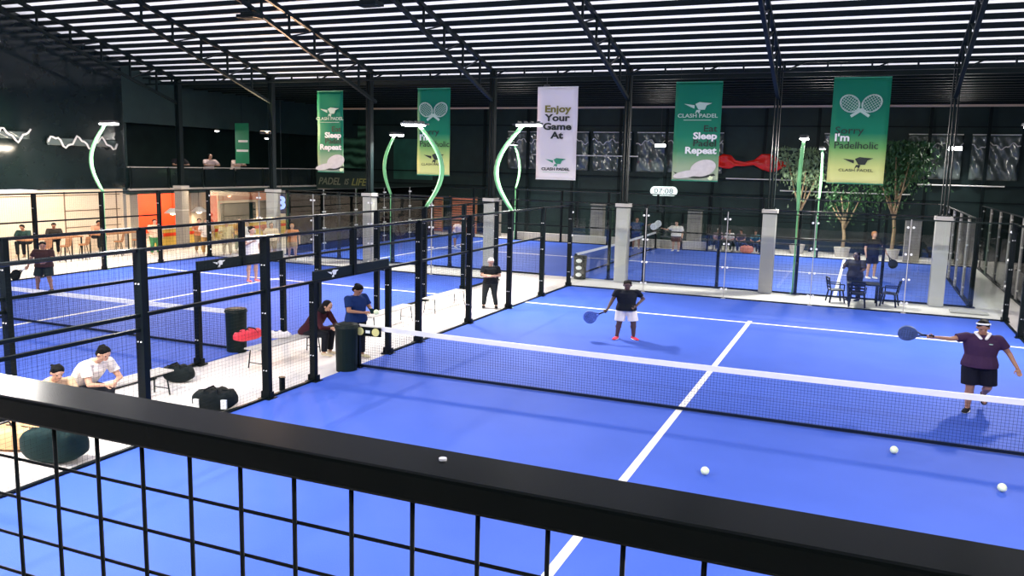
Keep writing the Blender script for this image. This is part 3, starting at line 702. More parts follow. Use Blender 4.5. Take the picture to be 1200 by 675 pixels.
M['ban_rk'] = bannermat('green_to_yellow_banner', [(0, (.80, .80, .33)), (.15, (.66, .72, .25)), (.34, (.16, .42, .12)), (.48, (.012, .21, .11)), (1, G0)])
M['ban_w4'] = bannermat('green_fading_banner', [(0, (.45, .52, .38)), (.14, (.34, .45, .28)), (.30, (.06, .27, .13)), (.45, (.015, .22, .12)), (1, G0)])
M['ban_wh'] = bannermat('white_banner', [(0, (.84, .79, .81)), (1, (.87, .82, .83))])
def racket_print(bm, cx, cz, s, tilt, y0):
    R = Matrix.Rotation(tilt, 3, 'Y')
    ring = [(math.cos(2 * PI * i / 22) * .30 * s, .46 * s + math.sin(2 * PI * i / 22) * .36 * s) for i in range(22)]
    inn = [(x * .86, .46 * s + (z - .46 * s) * .86) for x, z in ring]
    def T(p): v = R @ Vector((p[0], 0, p[1])); return (cx + v.x, y0, cz + v.z)
    a = [bm.verts.new(T(p)) for p in ring]; b = [bm.verts.new(T(p)) for p in inn]
    for i in range(22): bm.faces.new((a[i], a[(i + 1) % 22], b[(i + 1) % 22], b[i]))
    for k in range(-3, 4):
        for fl in (0, 1):
            q = k * .08 * s; h = .30 * s * math.sqrt(max(0, 1 - (k / 3.9) ** 2)); wv = .008 * s
            pts = [(q - wv, .46 * s - h), (q + wv, .46 * s - h), (q + wv, .46 * s + h), (q - wv, .46 * s + h)] if fl == 0 else [(-h, .46 * s + q - wv), (h, .46 * s + q - wv), (h, .46 * s + q + wv), (-h, .46 * s + q + wv)]
            bm.faces.new([bm.verts.new(T(p)) for p in pts])
    bm.faces.new([bm.verts.new(T(p)) for p in ((-.05 * s, -.34 * s), (.05 * s, -.34 * s), (.05 * s, .12 * s), (-.05 * s, .12 * s))])
def banner(x, y, ztop, W, kind, label, H=3.5):
    t = thing('banner', label, 'banner', (x, y, ztop), 0, 'tall hanging banners')
    bm = bmesh.new(); nx, nz = 8, 24; g = []
    for j in range(nz + 1):
        v = -H * j / nz
        g.append([bm.verts.new((-W / 2 + W * i / nx, .018 * math.sin(j * .45 + x) * math.sin(i * .8 + x * 2), v)) for i in range(nx + 1)])
    for j in range(nz):
        for i in range(nx): bm.faces.new((g[j][i], g[j][i + 1], g[j + 1][i + 1], g[j + 1][i]))
    o = link('cloth', bm, M[{'rk': 'ban_rk', 'w4': 'ban_w4', 'wh': 'ban_wh'}[kind]], t, smooth=True)
    o.modifiers.new('thick', 'SOLIDIFY').thickness = .012
    for z, nm in ((.02, 'top_bar'), (-H - .01, 'bottom_bar')):
        bm = bmesh.new(); cyl(bm, (-W / 2, 0, z), (W / 2, 0, z), .022, n=8); link(nm, bm, M['white'] if kind == 'wh' else M['greenprint'], t)
    bm = bmesh.new()
    for q in (-1, 1): cyl(bm, (q * W * .4, 0, .02), (q * W * .4, 0, 8.1 - ztop), .008, n=6)
    link('hanging_cord', bm, M['steel'], t)
    yp = -.045
    if kind == 'wh':
        for k, (s_, wd) in enumerate((('Enjoy', .97), ('Your', .93), ('Game', .95), ('At', .9))):
            text('lettering', s_, .36, cloth('olive_gold_print', (.22, .20, .05)) if k == 0 else M['ink'], t, (.02, yp, -.82 - k * .335), wide=1.35, bold=.012)
        bm = bmesh.new(); winglogo(bm, 0, -2.83, .42, yp, yp + .004); link('wing_mark', bm, M['greenprint'], t)
        text('lettering', 'CLASH PADEL', .15, M['ink'], t, (0, yp, -3.12), wide=1.25, bold=.004)
        bm = bmesh.new(); box(bm, (0, yp, -3.24), (1.05, .004, .02)); link('underline', bm, M['paleprint'], t)
    if kind == 'w4':
        bm = bmesh.new(); winglogo(bm, 0, -.86, .5, yp, yp + .004); link('wing_mark', bm, M['paleprint'], t)
        text('lettering', 'CLASH PADEL', .19, M['paleprint'], t, (0, yp, -1.18), wide=1.22, bold=.003)
        bm = bmesh.new(); box(bm, (0, yp, -1.33), (1.0, .004, .02)); link('underline', bm, M['paleprint'], t)
        for k, s_ in enumerate(('Eat', 'Sleep', 'Padel', 'Repeat')):
            text('lettering', s_, .33, M['whiteprint'] if k % 2 else M['ink'], t, (W * .44, yp, -1.64 - k * .262), wide=1.22, bold=.012 if k % 2 else .002, align='RIGHT')
        bm = bmesh.new()
        for cx, cz, rx, rz_, y_ in ((.30, -3.05, .46, .30, 0), (-.28, -3.28, .50, .13, .004)):
            prism(bm, [(cx + rx * math.cos(2 * PI * i / 24) + .0, cz + rz_ * math.sin(2 * PI * i / 24) + .18 * rx * math.cos(2 * PI * i / 24)) for i in range(24)], yp + y_, yp + y_ + .003)
        link('racket_picture', bm, mat('pale_pink_grey_print', (.66, .62, .60), .6, var=.15, scale=9), t)
        bm = bmesh.new(); prism(bm, [(-.78 + i * .07, -3.2 - .16 * math.sin(i * .14)) for i in range(22)] + [(.76 - i * .07, -3.27 - .16 * math.sin((21 - i) * .14)) for i in range(22)], yp + .006, yp + .008); link('racket_outline', bm, M['ink'], t)
        bm = bmesh.new(); ball(bm, (.58, yp + .01, -3.38), .10, (1, .05, 1), seg=14); link('ball_picture', bm, M['ballm'], t)
    if kind == 'rk':
        bm = bmesh.new(); racket_print(bm, -.08, -1.12, .92, 1.02, yp) if False else None
        racket_print(bm, .02, -1.08, .95, -.98, yp); racket_print(bm, -.02, -1.08, .95, .98, yp - .002); link('crossed_rackets', bm, M['paleprint'], t)
        text('lettering', 'Sorry', .34, M['ink'], t, (-W * .42, yp, -1.74), wide=1.2, bold=.0, align='LEFT')
        text('lettering', "I'm", .34, M['whiteprint'], t, (-W * .42, yp, -1.98), wide=1.2, bold=.01, align='LEFT')
        text('lettering', 'Padelholic', .34, M['ink'], t, (-W * .42, yp, -2.24), wide=1.02, bold=.0, align='LEFT')
        bm = bmesh.new(); winglogo(bm, 0.05, -2.78, .48, yp, yp + .004); link('wing_mark', bm, M['ink'], t)
        text('lettering', 'CLASH PADEL', .13, M['ink'], t, (0, yp, -3.07), wide=1.35, bold=.0)
    return t
BYY = 16.1
banner(-19.25, 16.5, 7.42, 1.36, 'w4', 'leftmost tall green banner with two white words and a racket picture')
banner(-13.85, BYY, 7.42, 1.52, 'rk', 'green to yellow banner with crossed rackets behind the bowed lamp pole')
banner(-8.42, BYY, 7.40, 1.66, 'wh', 'white banner reading Enjoy Your Game At')
banner(-3.0, BYY, 7.50, 1.68, 'w4', 'large green banner with the words Eat Sleep Padel Repeat')
banner(2.45, BYY, 7.56, 1.80, 'rk', 'rightmost green to yellow banner with crossed rackets and the word Sorry')
# small far banner at the balcony
t = thing('banner', 'small green banner with two white lines hanging over the balcony', 'banner', (-29.2, 22.3, 6.35), 0, 'tall hanging banners')
bm = bmesh.new(); box(bm, (0, 0, -1.1), (.95, .02, 2.2)); link('cloth', bm, mat('plain_green_banner', (.02, .24, .12), .5, var=.1), t)
bm = bmesh.new(); box(bm, (.08, -.014, -.98), (.66, .006, .12)); box(bm, (.02, -.014, -1.5), (.82, .006, .12)); link('white_line', bm, M['whiteprint'], t)
bm = bmesh.new(); cyl(bm, (0, 0, 0), (0, 0, 2.4), .012, n=6); link('hanging_cord', bm, M['steel'], t)

# ------------------------------------------------------------------ things in the walkway and on the courts
for p, lab in (((1.01, -3.1), 'leftmost of the three pale balls on the near half of the court'), ((3.56, -.81), 'pale ball close to the foot of the net'), ((4.91, -1.87), 'rightmost of the three pale balls on the near half of the court')):
    t = thing('tennis_ball', lab, 'ball', (p[0], p[1], .022 + .06), 0, 'pale balls on the court')
    bm = bmesh.new(); ball(bm, (0, 0, 0), .06, seg=20, rings=12); link('felt', bm, M['ballm'], t, smooth=True)
    bm = bmesh.new(); tube(bm, [(.0605 * math.cos(a) * math.cos(.5 * math.sin(2 * a)), .0605 * math.sin(a) * math.cos(.5 * math.sin(2 * a)), .0605 * math.sin(.5 * math.sin(2 * a))) for a in [2 * PI * i / 30 for i in range(30)]], .0025, 5); link('seam', bm, M['white'], t)
def waste_bin(loc, r, h, label, marks=False, square=False):
    t = thing('litter_bin', label, 'bin', loc, .2)
    bm = bmesh.new()
    cyl(bm, (0, 0, 0), (0, 0, h * .94), r * .92, r, 24); link('body', bm, M['bin'], t, smooth=False)
    bm = bmesh.new(); cyl(bm, (0, 0, h * .93), (0, 0, h), r * 1.07, r * .98, 24); cyl(bm, (0, 0, h), (0, 0, h * 1.01), r * .7, n=20); link('rim', bm, M['bin'], t)
    if marks:
        for k in range(3):
            bm = bmesh.new(); ball(bm, (-.02, -r * .96, h * (.2 + .3 * k)), .1, (1.2, .35, .8)); link('white_mark', bm, M['whiteprint'], t, smooth=True)
    return t
waste_bin((-7.0, -.33, 0), .24, 1.0, 'tall black bin standing by the left end of the foreground net')
waste_bin((-10.2, -.03, 0), .24, 1.0, 'tall black bin at the gate of the left court, beside the red bag')
waste_bin((-7.36, 16.36, 0), .26, .92, 'black bin with three white marks behind the glass wall', True)
def benchp(L):
    t = thing('bench', 'x', 'bench')
    bm = bmesh.new()
    for k in range(4): box(bm, (0, -.15 + .1 * k, .44), (L, .085, .03))
    link('seat', bm, M['column'], t, bevel=.005)
    for sx in (-1, 1):
        for sy in (-1, 1):
            bm = bmesh.new(); cyl(bm, (sx * (L / 2 - .15), sy * .15, .43), (sx * (L / 2 - .12), sy * .19, 0), .014, n=8); link('leg', bm, M['steel'], t)
        bm = bmesh.new(); cyl(bm, (sx * (L / 2 - .13), -.17, .12), (sx * (L / 2 - .13), .17, .12), .01, n=6); link('crossbar', bm, M['steel'], t)
    return t
bp_ = benchp(2.2)
for k, (loc, a, lab) in enumerate((((-8.72, -.15, 0), PI / 2 - .02, 'pale metal bench the hooded man sits on'), ((-8.75, 4.2, 0), PI / 2, 'pale metal bench behind the man in the blue shirt'), ((-8.75, 7.5, 0), PI / 2, 'pale metal bench nearest the white-haired man'), ((-9.0, -4.4, 0), PI / 2, 'pale metal bench behind the man in the white shirt'))):
    o = bp_ if k == 0 else copy_tree(bp_); o.location = loc; o.rotation_euler = (0, 0, a); o['label'] = lab; o['group'] = 'metal benches in the walkway'
# bags
def bag(loc, rz_, L, W, H, m, label, strap=True, patch=None):
    t = thing('sports_bag', label, 'bag', loc, rz_)
    bm = bmesh.new(); n = 14; g = []
    for i in range(n + 1):
        u = -1 + 2 * i / n; s = (1 - abs(u) ** 3.2 * .55)
        g.append([bm.verts.new((u * L / 2, W / 2 * s * math.copysign(abs(math.cos(a)) ** .5, math.cos(a)), H / 2 + H / 2 * s * math.copysign(abs(math.sin(a)) ** .5, math.sin(a)) + (.02 * math.sin(i * 1.7) if math.sin(a) > 0 else 0))) for a in [2 * PI * k / 18 for k in range(18)]])
    for a, b in zip(g, g[1:]):
        for k in range(18): bm.faces.new((a[k], a[(k + 1) % 18], b[(k + 1) % 18], b[k]))
    bm.faces.new(g[0][::-1]); bm.faces.new(g[-1])
    mz = min(v.co.z for v in bm.verts)
    for v in bm.verts: v.co.z -= mz
    link('body', bm, m, t, smooth=True)
    if strap:
        bm = bmesh.new(); tube(bm, [(-L * .25, -W * .42, H * .6), (-L * .15, -W * .3, H * 1.08), (0, -W * .1, H * 1.2), (L * .15, -W * .3, H * 1.08), (L * .25, -W * .42, H * .6)], .014, 6); link('strap', bm, M['black'], t)
    if patch:
        for px in patch:
            bm = bmesh.new(); box(bm, (px * L / 2, -W * .47, H * .45), (.10, .04, .16)); link('white_patch', bm, M['whiteprint'], t)
    bm = bmesh.new(); tube(bm, [(-L * .4, 0, H * .93), (0, 0, H * 1.0), (L * .4, 0, H * .93)], .008, 6); link('zip', bm, M['steel'], t)
    return t
bag((-7.45, -3.72, 0), .35, .74, .55, .36, M['bag'], 'large black sports bag on the pale floor at the foot of the fence', True, (-.62, .7))
bag((-9.4, -2.6, 0), .2, .62, .36, .32, M['bag'], 'small black bag lying by the fence of the left court')
bag((-8.72, -6.6, 0), .3, .9, .5, .34, mat('tan_bag_cloth', (.62, .36, .18), .7, var=.2), 'tan bag with black strap on the floor at the lower left edge')
bag((-7.66, -6.72, 0), .35, .92, .46, .50, mat('dark_teal_cloth', (.007, .022, .023), .8, var=.2, spec=.15), 'dark teal bag on the floor below the handrail', False)
bag((-9.35, -.62, .46), 1.4, .75, .2, .24, M['red'], 'red racket bag on the bench beside the black bin')
bag((-8.95, -.15, .46), .5, .62, .12, .16, mat('white_racket_cover', (.75, .72, .72), .6), 'white racket cover on the bench left of the hooded man', False)
bm = bmesh.new(); cyl(bm, (0, 0, 0), (0, 0, .24), .055, n=14); cyl(bm, (0, 0, .24), (0, 0, .26), .065, n=14); tag(link('floor_bollard', bm, M['black'], loc=(-7.2, -2.2, 0)), 'short black bollard on the edge of the walkway', 'bollard')
# table and chairs beyond the glass
t = table('cafe_table', (3.0, 15.6, 0), .05, 1.0, .8, .70, M['black'], M['black'], 'black table at the back between the glass wall and the columns')
def chairp():
    t = thing('plastic_chair', 'x', 'chair')
    bm = bmesh.new(); box(bm, (0, 0, .43), (.48, .46, .04)); link('seat', bm, M['black'], t, bevel=.01)
    bm = bmesh.new(); bar(bm, (-.2, .22, .44), (-.2, .3, .86), .04, .03); bar(bm, (.2, .22, .44), (.2, .3, .86), .04, .03)
    for k in range(4): box(bm, (0, .245 + .015 * k, .54 + .1 * k), (.42, .025, .06))
    link('backrest', bm, M['black'], t)
    for sx in (-1, 1):
        for sy in (-1, 1):
            bm = bmesh.new(); bar(bm, (sx * .2, sy * .18, .43), (sx * .25, sy * .25, 0), .04, .04); link('leg', bm, M['black'], t)
        bm = bmesh.new(); bar(bm, (sx * .25, -.2, .64), (sx * .25, .25, .66), .04, .03); bar(bm, (sx * .25, -.2, .43), (sx * .25, -.2, .64), .03, .03); link('armrest', bm, M['black'], t)
    return t
cp = chairp()
for k, (loc, a, lab) in enumerate((((2.15, 15.5, 0), PI / 2 + .3, 'black plastic chair at the left of the back table'), ((3.85, 15.6, 0), -PI / 2 - .2, 'black plastic chair at the right of the back table'), ((2.85, 14.85, 0), PI, 'black plastic chair on the near side of the back table'))):
    o = cp if k == 0 else copy_tree(cp); o.location = loc; o.rotation_euler = (0, 0, a); o['label'] = lab; o['group'] = 'black chairs round the back table'
bm = bmesh.new(); box(bm, (0, 0, .03), (1.1, .5, .04)); tag(link('floor_plate', bm, M['column'], loc=(6.2, 15.4, 0)), 'flat grey floor plate at the mouth of the right-hand passage', 'floor plate')

# ------------------------------------------------------------------ people
def cone_p(bm, a, b, ra, rb, caps=True, n=14):
    a, b = Vector(a), Vector(b)
    if (b - a).length > 1e-5: cyl(bm, a, b, ra, rb, n)
    if caps: ball(bm, a, ra, seg=14, rings=8); ball(bm, b, rb, seg=14, rings=8)
def eloft(bm, secs, n=20):
    """secs: (centre, rx, ry) ellipses; x axis given by global AX"""
    rings = []
    for c, rx, ry, ax, ay in secs:
        rings.append([bm.verts.new(Vector(c) + ax * rx * math.cos(2 * PI * k / n) + ay * ry * math.sin(2 * PI * k / n)) for k in range(n)])
    for a, b in zip(rings, rings[1:]):
        for k in range(n): bm.faces.new((a[k], a[(k + 1) % n], b[(k + 1) % n], b[k]))
    bm.faces.new(rings[0][::-1]); bm.faces.new(rings[-1])
def remesh(bm, vox, sm=2):
    bmesh.ops.recalc_face_normals(bm, faces=bm.faces)
    me = bpy.data.meshes.new('r'); bm.to_mesh(me); bm.free()
    o = bpy.data.objects.new('r', me); COL.objects.link(o)
    r = o.modifiers.new('r', 'REMESH'); r.mode = 'VOXEL'; r.voxel_size = vox; r.use_smooth_shade = True
    if sm:
        s = o.modifiers.new('s', 'SMOOTH'); s.iterations = sm; s.factor = .5
    dg = bpy.context.evaluated_depsgraph_get(); m2 = bpy.data.meshes.new_from_object(o.evaluated_get(dg))
    bpy.data.objects.remove(o); bpy.data.meshes.remove(me)
    return m2
def person(label, loc, face, H, pose, c, kx=1.28, detail=1, sleeve=.55, legs='shorts', hairstyle='short', bulk=1.0, seat=None, group=None):
    """c: skin, top, bottom, shoes, hair materials. Local -y is forward, +x the person's left."""
    J = dict(pel=(0, 0, .53), chest=(0, 0, .74), neck=(0, .005, .845), head=(0, -.012, .928),
             shR=(-.108, 0, .805), shL=(.108, 0, .805), elR=(-.15, .01, .63), elL=(.15, .01, .63), wrR=(-.155, -.04, .485), wrL=(.155, -.04, .485),
             hiR=(-.055, 0, .52), hiL=(.055, 0, .52), knR=(-.062, -.012, .285), knL=(.062, -.012, .285), anR=(-.07, .01, .045), anL=(.07, .01, .045),
             toR=(-.03, -1, 0), toL=(.03, -1, 0))
    J.update(pose); J = {k: Vector(v) for k, v in J.items()}
    vox = (.030, .011, .0085)[detail] if detail < 3 else .0085
    t = thing('person', label, 'person', loc, face, group)
    def fin(me, name, m, parent=t, scale=True):
        me.transform(Matrix.Diagonal((H * (kx if scale else 1), H * (kx if scale else 1), H, 1)))
        me.materials.clear(); me.materials.append(m)
        o = bpy.data.objects.new(name, me); COL.objects.link(o); o.parent = parent; return o
    vx = vox / H
    spine = (J['neck'] - J['pel']).normalized(); ax = (J['shL'] - J['shR']).normalized(); ay = spine.cross(ax).normalized(); axh = (J['hiL'] - J['hiR']).normalized(); ayh = spine.cross(axh).normalized()
    b = bulk
    def torso(bm, g, z0=0.0, low=None):
        P = lambda f: J['pel'].lerp(J['neck'], f)
        secs = [(P(-.16), .070 * b + g, .058 * b + g, axh, ayh), (P(0), .088 * b + g, .066 * b + g, axh, ayh)]
        if low: secs = [(P(low), .096 * b + g, .078 * b + g, axh, ayh), (P(0), .096 * b + g, .077 * b + g, axh, ayh)]
        secs += [(P(.28), .080 * b + g, .064 * b + g, ax, ay), (P(.6), .094 * b + g, .066 * b + g, ax, ay), (P(.80), .100 * b + g, .056 * b + g, ax, ay), (P(.90), .072 + g, .042 + g, ax, ay), (P(.97), .04 + g, .034 + g, ax, ay)]
        if z0: secs = [(P(z0), secs[1][1] * 1.0, secs[1][2] * 1.0, axh, ayh)] + [s for s in secs if (s[0] - J['pel']).dot(spine) > (P(z0) - J['pel']).dot(spine) + .01]
        eloft(bm, secs)
    # body -----------------------------------------------------
    bm = bmesh.new(); torso(bm, 0)
    cone_p(bm, J['neck'] - spine * .02, J['head'] - Vector((0, 0, .03)), .031, .029)
    hd = J['head']; hr = J.get('look', Vector((0, -1, 0))).normalized(); hx = hr.cross(Vector((0, 0, 1))).normalized() * -1; hx = Vector((0, 0, 1)).cross(hr).normalized(); hz = hr.cross(hx) * -1; hz = hx.cross(hr); hz.normalize()
    if hz.z < 0: hz = -hz
    RH = Matrix((hx, -hr, hz)).transposed()
    ball(bm, hd + hz * .012, 1, (.043, .053, .054), RH)
    ball(bm, hd + hr * .012 - hz * .022, 1, (.034, .040, .042), RH)
    if detail:
        ball(bm, hd + hr * .052 - hz * .012, 1, (.008, .012, .011), RH, 10, 8)
        ball(bm, hd + hr * .050 - hz * .033, 1, (.015, .007, .006), RH, 10, 8)
        ball(bm, hd + hr * .043 - hz * .050, 1, (.016, .012, .010), RH, 10, 8)
        ball(bm, hd + hr * .043 + hz * .010, 1, (.030, .010, .007), RH, 10, 8)
        for s in (-1, 1): ball(bm, hd + hx * s * .044 - hz * .008 - hr * -.0, 1, (.007, .012, .018), RH, 10, 8)
    for sd in 'RL':
        s = -1 if sd == 'R' else 1
        cone_p(bm, J['sh' + sd], J['el' + sd], .029 * b, .022)
        cone_p(bm, J['el' + sd], J['wr' + sd], .023, .0150)
        ball(bm, J['sh' + sd], .034 * b, seg=14, rings=8)
        cone_p(bm, J['hi' + sd], J['kn' + sd], .052 * b, .034)
        cone_p(bm, J['kn' + sd], J['an' + sd], .034, .020); ball(bm, J['kn' + sd].lerp(J['an' + sd], .28) + Vector((0, .008, 0)), 1, (.035, .036, .06), frame_of(J['an' + sd], J['kn' + sd])[0])
        td = J['to' + sd].normalized()
        cone_p(bm, J['an' + sd] + Vector((0, 0, -.018)), J['an' + sd] + td * .075 + Vector((0, 0, -.028)), .018, .014)
        # hand
        d = (J['wr' + sd] - J['el' + sd]).normalized(); hd_ = J.get('hd' + sd, d); hd_ = Vector(hd_).normalized()
        side = hd_.cross(Vector((0, 1, 0)) if abs(hd_.y) < .8 else Vector((1, 0, 0))).normalized(); nrm = hd_.cross(side).normalized()
        w0 = J['wr' + sd]; pc = w0 + hd_ * .028
        R = Matrix((side, nrm, hd_)).transposed(); ball(bm, pc, 1, (.0215, .0105, .030), R, 12, 8)
        if detail:
            curl = J.get('curl' + sd, Vector((.35, 0, 0))).x
            for fi in range(4):
                o_ = side * (-.0155 + fi * .0103); L = (.020, .0235, .0215, .017)[fi]
                p = pc + hd_ * .024 + o_; q = p + (hd_ * math.cos(curl) + nrm * math.sin(curl)) * L; r_ = q + (hd_ * math.cos(curl * 2.4) + nrm * math.sin(curl * 2.4)) * L * .85
                cone_p(bm, p, q, .0056, .0052, n=8); cone_p(bm, q, r_, .0052, .0045, n=8)
            tp = pc - side * .018 - hd_ * .006; tq = tp + (-side * .7 + hd_ * .8 + nrm * .3).normalized() * .022; cone_p(bm, tp, tq, .0068, .006, n=8); cone_p(bm, tq, tq + (hd_ + nrm * .5).normalized() * .016, .006, .005, n=8)
    body = fin(remesh(bm, vx * .9, 1), 'body', c['skin'])
    # shirt ------------------------------------------------------
    bm = bmesh.new(); torso(bm, .014, 0.0, -.12)
    for sd in 'RL':
        e = J['sh' + sd].lerp(J['el' + sd], sleeve) if sleeve <= 1 else J['el' + sd]
        ball(bm, J['sh' + sd], .037 * b, seg=14, rings=8); cone_p(bm, J['sh' + sd], e, .037 * b, .035 * b if sleeve <= 1 else .030, caps=sleeve > 1)
        cone_p(bm, J['sh' + sd], J['neck'].lerp(J['chest'], .35), .030 * b, .034)
        if sleeve > 1: cone_p(bm, J['el' + sd], J['el' + sd].lerp(J['wr' + sd], .93), .031, .023, caps=False); ball(bm, J['el' + sd], .031)
    shirt = fin(remesh(bm, vx, 2), 'shirt', c['top'])
    # trousers ---------------------------------------------------
    bm = bmesh.new(); eloft(bm, [(J['pel'].lerp(J['neck'], f), rx * b + .010, ry * b + .010, axh, ayh) for f, rx, ry in ((-.18, .070, .060), (-.05, .088, .066), (.06, .080, .060))])
    for sd in 'RL':
        if legs == 'shorts':
            kn = J['hi' + sd].lerp(J['kn' + sd], .88); cone_p(bm, J['hi' + sd] - Vector((0, 0, .02)), kn, .056 * b, .054 * b, caps=False, n=18); ball(bm, J['hi' + sd] - Vector((0, 0, .012)), .052 * b)
        else:
            cone_p(bm, J['hi' + sd], J['kn' + sd], .063 * b, .045); cone_p(bm, J['kn' + sd], J['kn' + sd].lerp(J['an' + sd], .93), .044, .034, caps=False); ball(bm, J['kn' + sd], .045)
    fin(remesh(bm, vx, 2), {'shorts': 'shorts', 'trousers': 'trousers'}[legs], c['bottom'])
    # shoes --------------------------------------------------------
    for sd in 'RL':
        bm = bmesh.new(); td = J['to' + sd].normalized(); a = J['an' + sd]; sdw = td.cross(Vector((0, 0, 1))).normalized(); upv = sdw.cross(td).normalized()
        if upv.z < 0: upv = -upv
        R = Matrix((sdw, td, upv)).transposed(); base = a - upv * .022
        ball(bm, base + td * .040 - upv * .004, 1, (.027, .068, .020), R); ball(bm, base + td * -.008 + upv * .006, 1, (.024, .030, .028), R); ball(bm, base + td * .085 - upv * .007, 1, (.026, .032, .015), R)
        sh = fin(remesh(bm, max(vx, .006), 1), 'shoe', c['shoes'])
        bm = bmesh.new(); ball(bm, base + td * .038 - upv * .017, 1, (.029, .078, .0065), R, 16, 6); me = bpy.data.meshes.new('sole'); bm.to_mesh(me); bm.free(); fin(me, 'sole', M['white'], sh)
    # hair -----------------------------------------------------------
    bm = bmesh.new()
    if hairstyle in ('short', 'white'):
        ball(bm, hd + hz * .026 - hr * .008, 1, (.0495, .055, .049), RH); ball(bm, hd - hr * .010 - hz * .002, 1, (.0485, .034, .046), RH); ball(bm, hd - hr * .024 - hz * .010, 1, (.047, .038, .046), RH)
        if detail:
            for k in range(26): ball(bm, hd + hz * (.048 + .008 * random.random()) + hx * random.uniform(-.035, .035) + hr * random.uniform(-.055, .025), .013, seg=8, rings=6)
    elif hairstyle == 'cap':
        ball(bm, hd + hz * .026 - hr * .008, 1, (.048, .053, .042), RH); ball(bm, hd - hr * .028, 1, (.041, .034, .034), RH); ball(bm, hd + hz * .030 + hr * .055, 1, (.036, .030, .007), RH)
    elif hairstyle == 'hood':
        ball(bm, hd + hz * .014 - hr * .016, 1, (.054, .056, .062), RH); cone_p(bm, hd - hr * .03 - hz * .03, J['neck'], .045, .055)
    elif hairstyle == 'long':
        ball(bm, hd + hz * .020 - hr * .012, 1, (.051, .054, .053), RH); cone_p(bm, hd - hr * .025, J['neck'] - spine * .06 - hr * .045, .045, .04)
    fin(remesh(bm, max(vx, .0065), 2), {'cap': 'cap', 'hood': 'hood'}.get(hairstyle, 'hair'), c['hair'])
    if detail:
        for s in (-1, 1):
            bm = bmesh.new(); ball(bm, hd + hr * .0475 + hx * s * .017 - hz * .0005, .0058, seg=10, rings=8); me = bpy.data.meshes.new('eye'); bm.to_mesh(me); bm.free(); fin(me, 'eye', M['ink'])
        bm = bmesh.new(); ball(bm, hd + hr * .0555 - hz * .033, 1, (.013, .004, .0028), RH, 10, 6); me = bpy.data.meshes.new('mouth'); bm.to_mesh(me); bm.free(); fin(me, 'mouth', mat('lip', (.30, .09, .08), .5) if 'lip' not in M else M['lip'])
    return t, J, fin
def world(t, J, key, H, kx=1.28, v=None):
    p = J[key] if v is None else Vector(v); p = Vector((p.x * H * kx, p.y * H * kx, p.z * H))
    return Vector(t.location) + Matrix.Rotation(t.rotation_euler.z, 3, 'Z') @ p
def racket(loc, direction, normal, label, cm, size=1.0, hm=None):
    """handle starts at loc, head along direction"""
    d = Vector(direction).normalized(); n = Vector(normal); n = (n - d * n.dot(d)).normalized(); s = d.cross(n)
    R = Matrix((s, n, d)).transposed().to_4x4()
    t = thing('padel_racket', label, 'racket', loc)
    def T(bm): bmesh.ops.transform(bm, matrix=R @ Matrix.Diagonal((size, size, size, 1)), verts=bm.verts)
    bm = bmesh.new(); ring = [(math.sin(a) * .15 * (1 - .10 * math.cos(a)), .33 + -math.cos(a) * .155) for a in [2 * PI * i / 28 for i in range(28)]]
    prism(bm, ring, -.018, .018); T(bm); link('head', bm, cm, t, bevel=.005)
    bm = bmesh.new()
    for i in range(-2, 3):
        for j in range(-2, 3):
            if i * i + j * j < 7: cyl(bm, (i * .04, -.0195, .34 + j * .04), (i * .04, .0195, .34 + j * .04), .008, n=8)
    T(bm); link('holes', bm, M['ink'], t)
    bm = bmesh.new(); bar(bm, (-.05, 0, .20), (0, 0, .10), .02, .03); bar(bm, (.05, 0, .20), (0, 0, .10), .02, .03); T(bm); link('throat', bm, cm, t)
    bm = bmesh.new(); cyl(bm, (0, 0, -.06), (0, 0, .12), .016, n=12); cyl(bm, (0, 0, -.07), (0, 0, -.05), .021, n=12); T(bm); link('handle', bm, hm or M['black'], t)
    return t
M['lip'] = mat('lip_colour', (.30, .09, .08), .5)
TURN = -.30          # most people near the court look towards the camera

# far player, foreground court: black shirt, white shorts, hand on hip
c = dict(skin=M['skindark'], top=cloth('black_jersey', (.008, .011, .018)), bottom=cloth('white_shorts_cloth', (.86, .80, .76)), shoes=cloth('red_shoe', (.75, .05, .10)), hair=M['hair'])
pose = dict(elR=(-.165, -.02, .66), wrR=(-.225, -.09, .52), hdR=(-.5, -.2, -.7), elL=(.195, .05, .68), wrL=(.105, -.045, .575), hdL=(-.6, -.4, -.4),
            knR=(-.075, -.02, .285), knL=(.085, -.02, .285), anR=(-.095, .0, .045), anL=(.095, .0, .045), toR=(-.5, -1, 0), toL=(.35, -1, 0), head=(.0, -.02, .925), look=(-.1, -1, -.15), curlR=(.9, 0, 0))
t, J, _ = person('player in black shirt and white shorts standing with one hand on the hip', (-2.6, 5.75, .018), .40, 1.53, pose, c, 1.48, 2, .6, 'shorts', 'short', 1.12)
p = world(t, J, 'wrR', 1.53, 1.48)
racket(p + Vector((-.07, -.05, -.07)), (-.8, -.15, -.35), (.15, 1, .35), 'blue and white racket held low by the player in black shirt', mat('blue_white_racket', (.10, .16, .45), .35, var=.9, scale=7), 1.15)
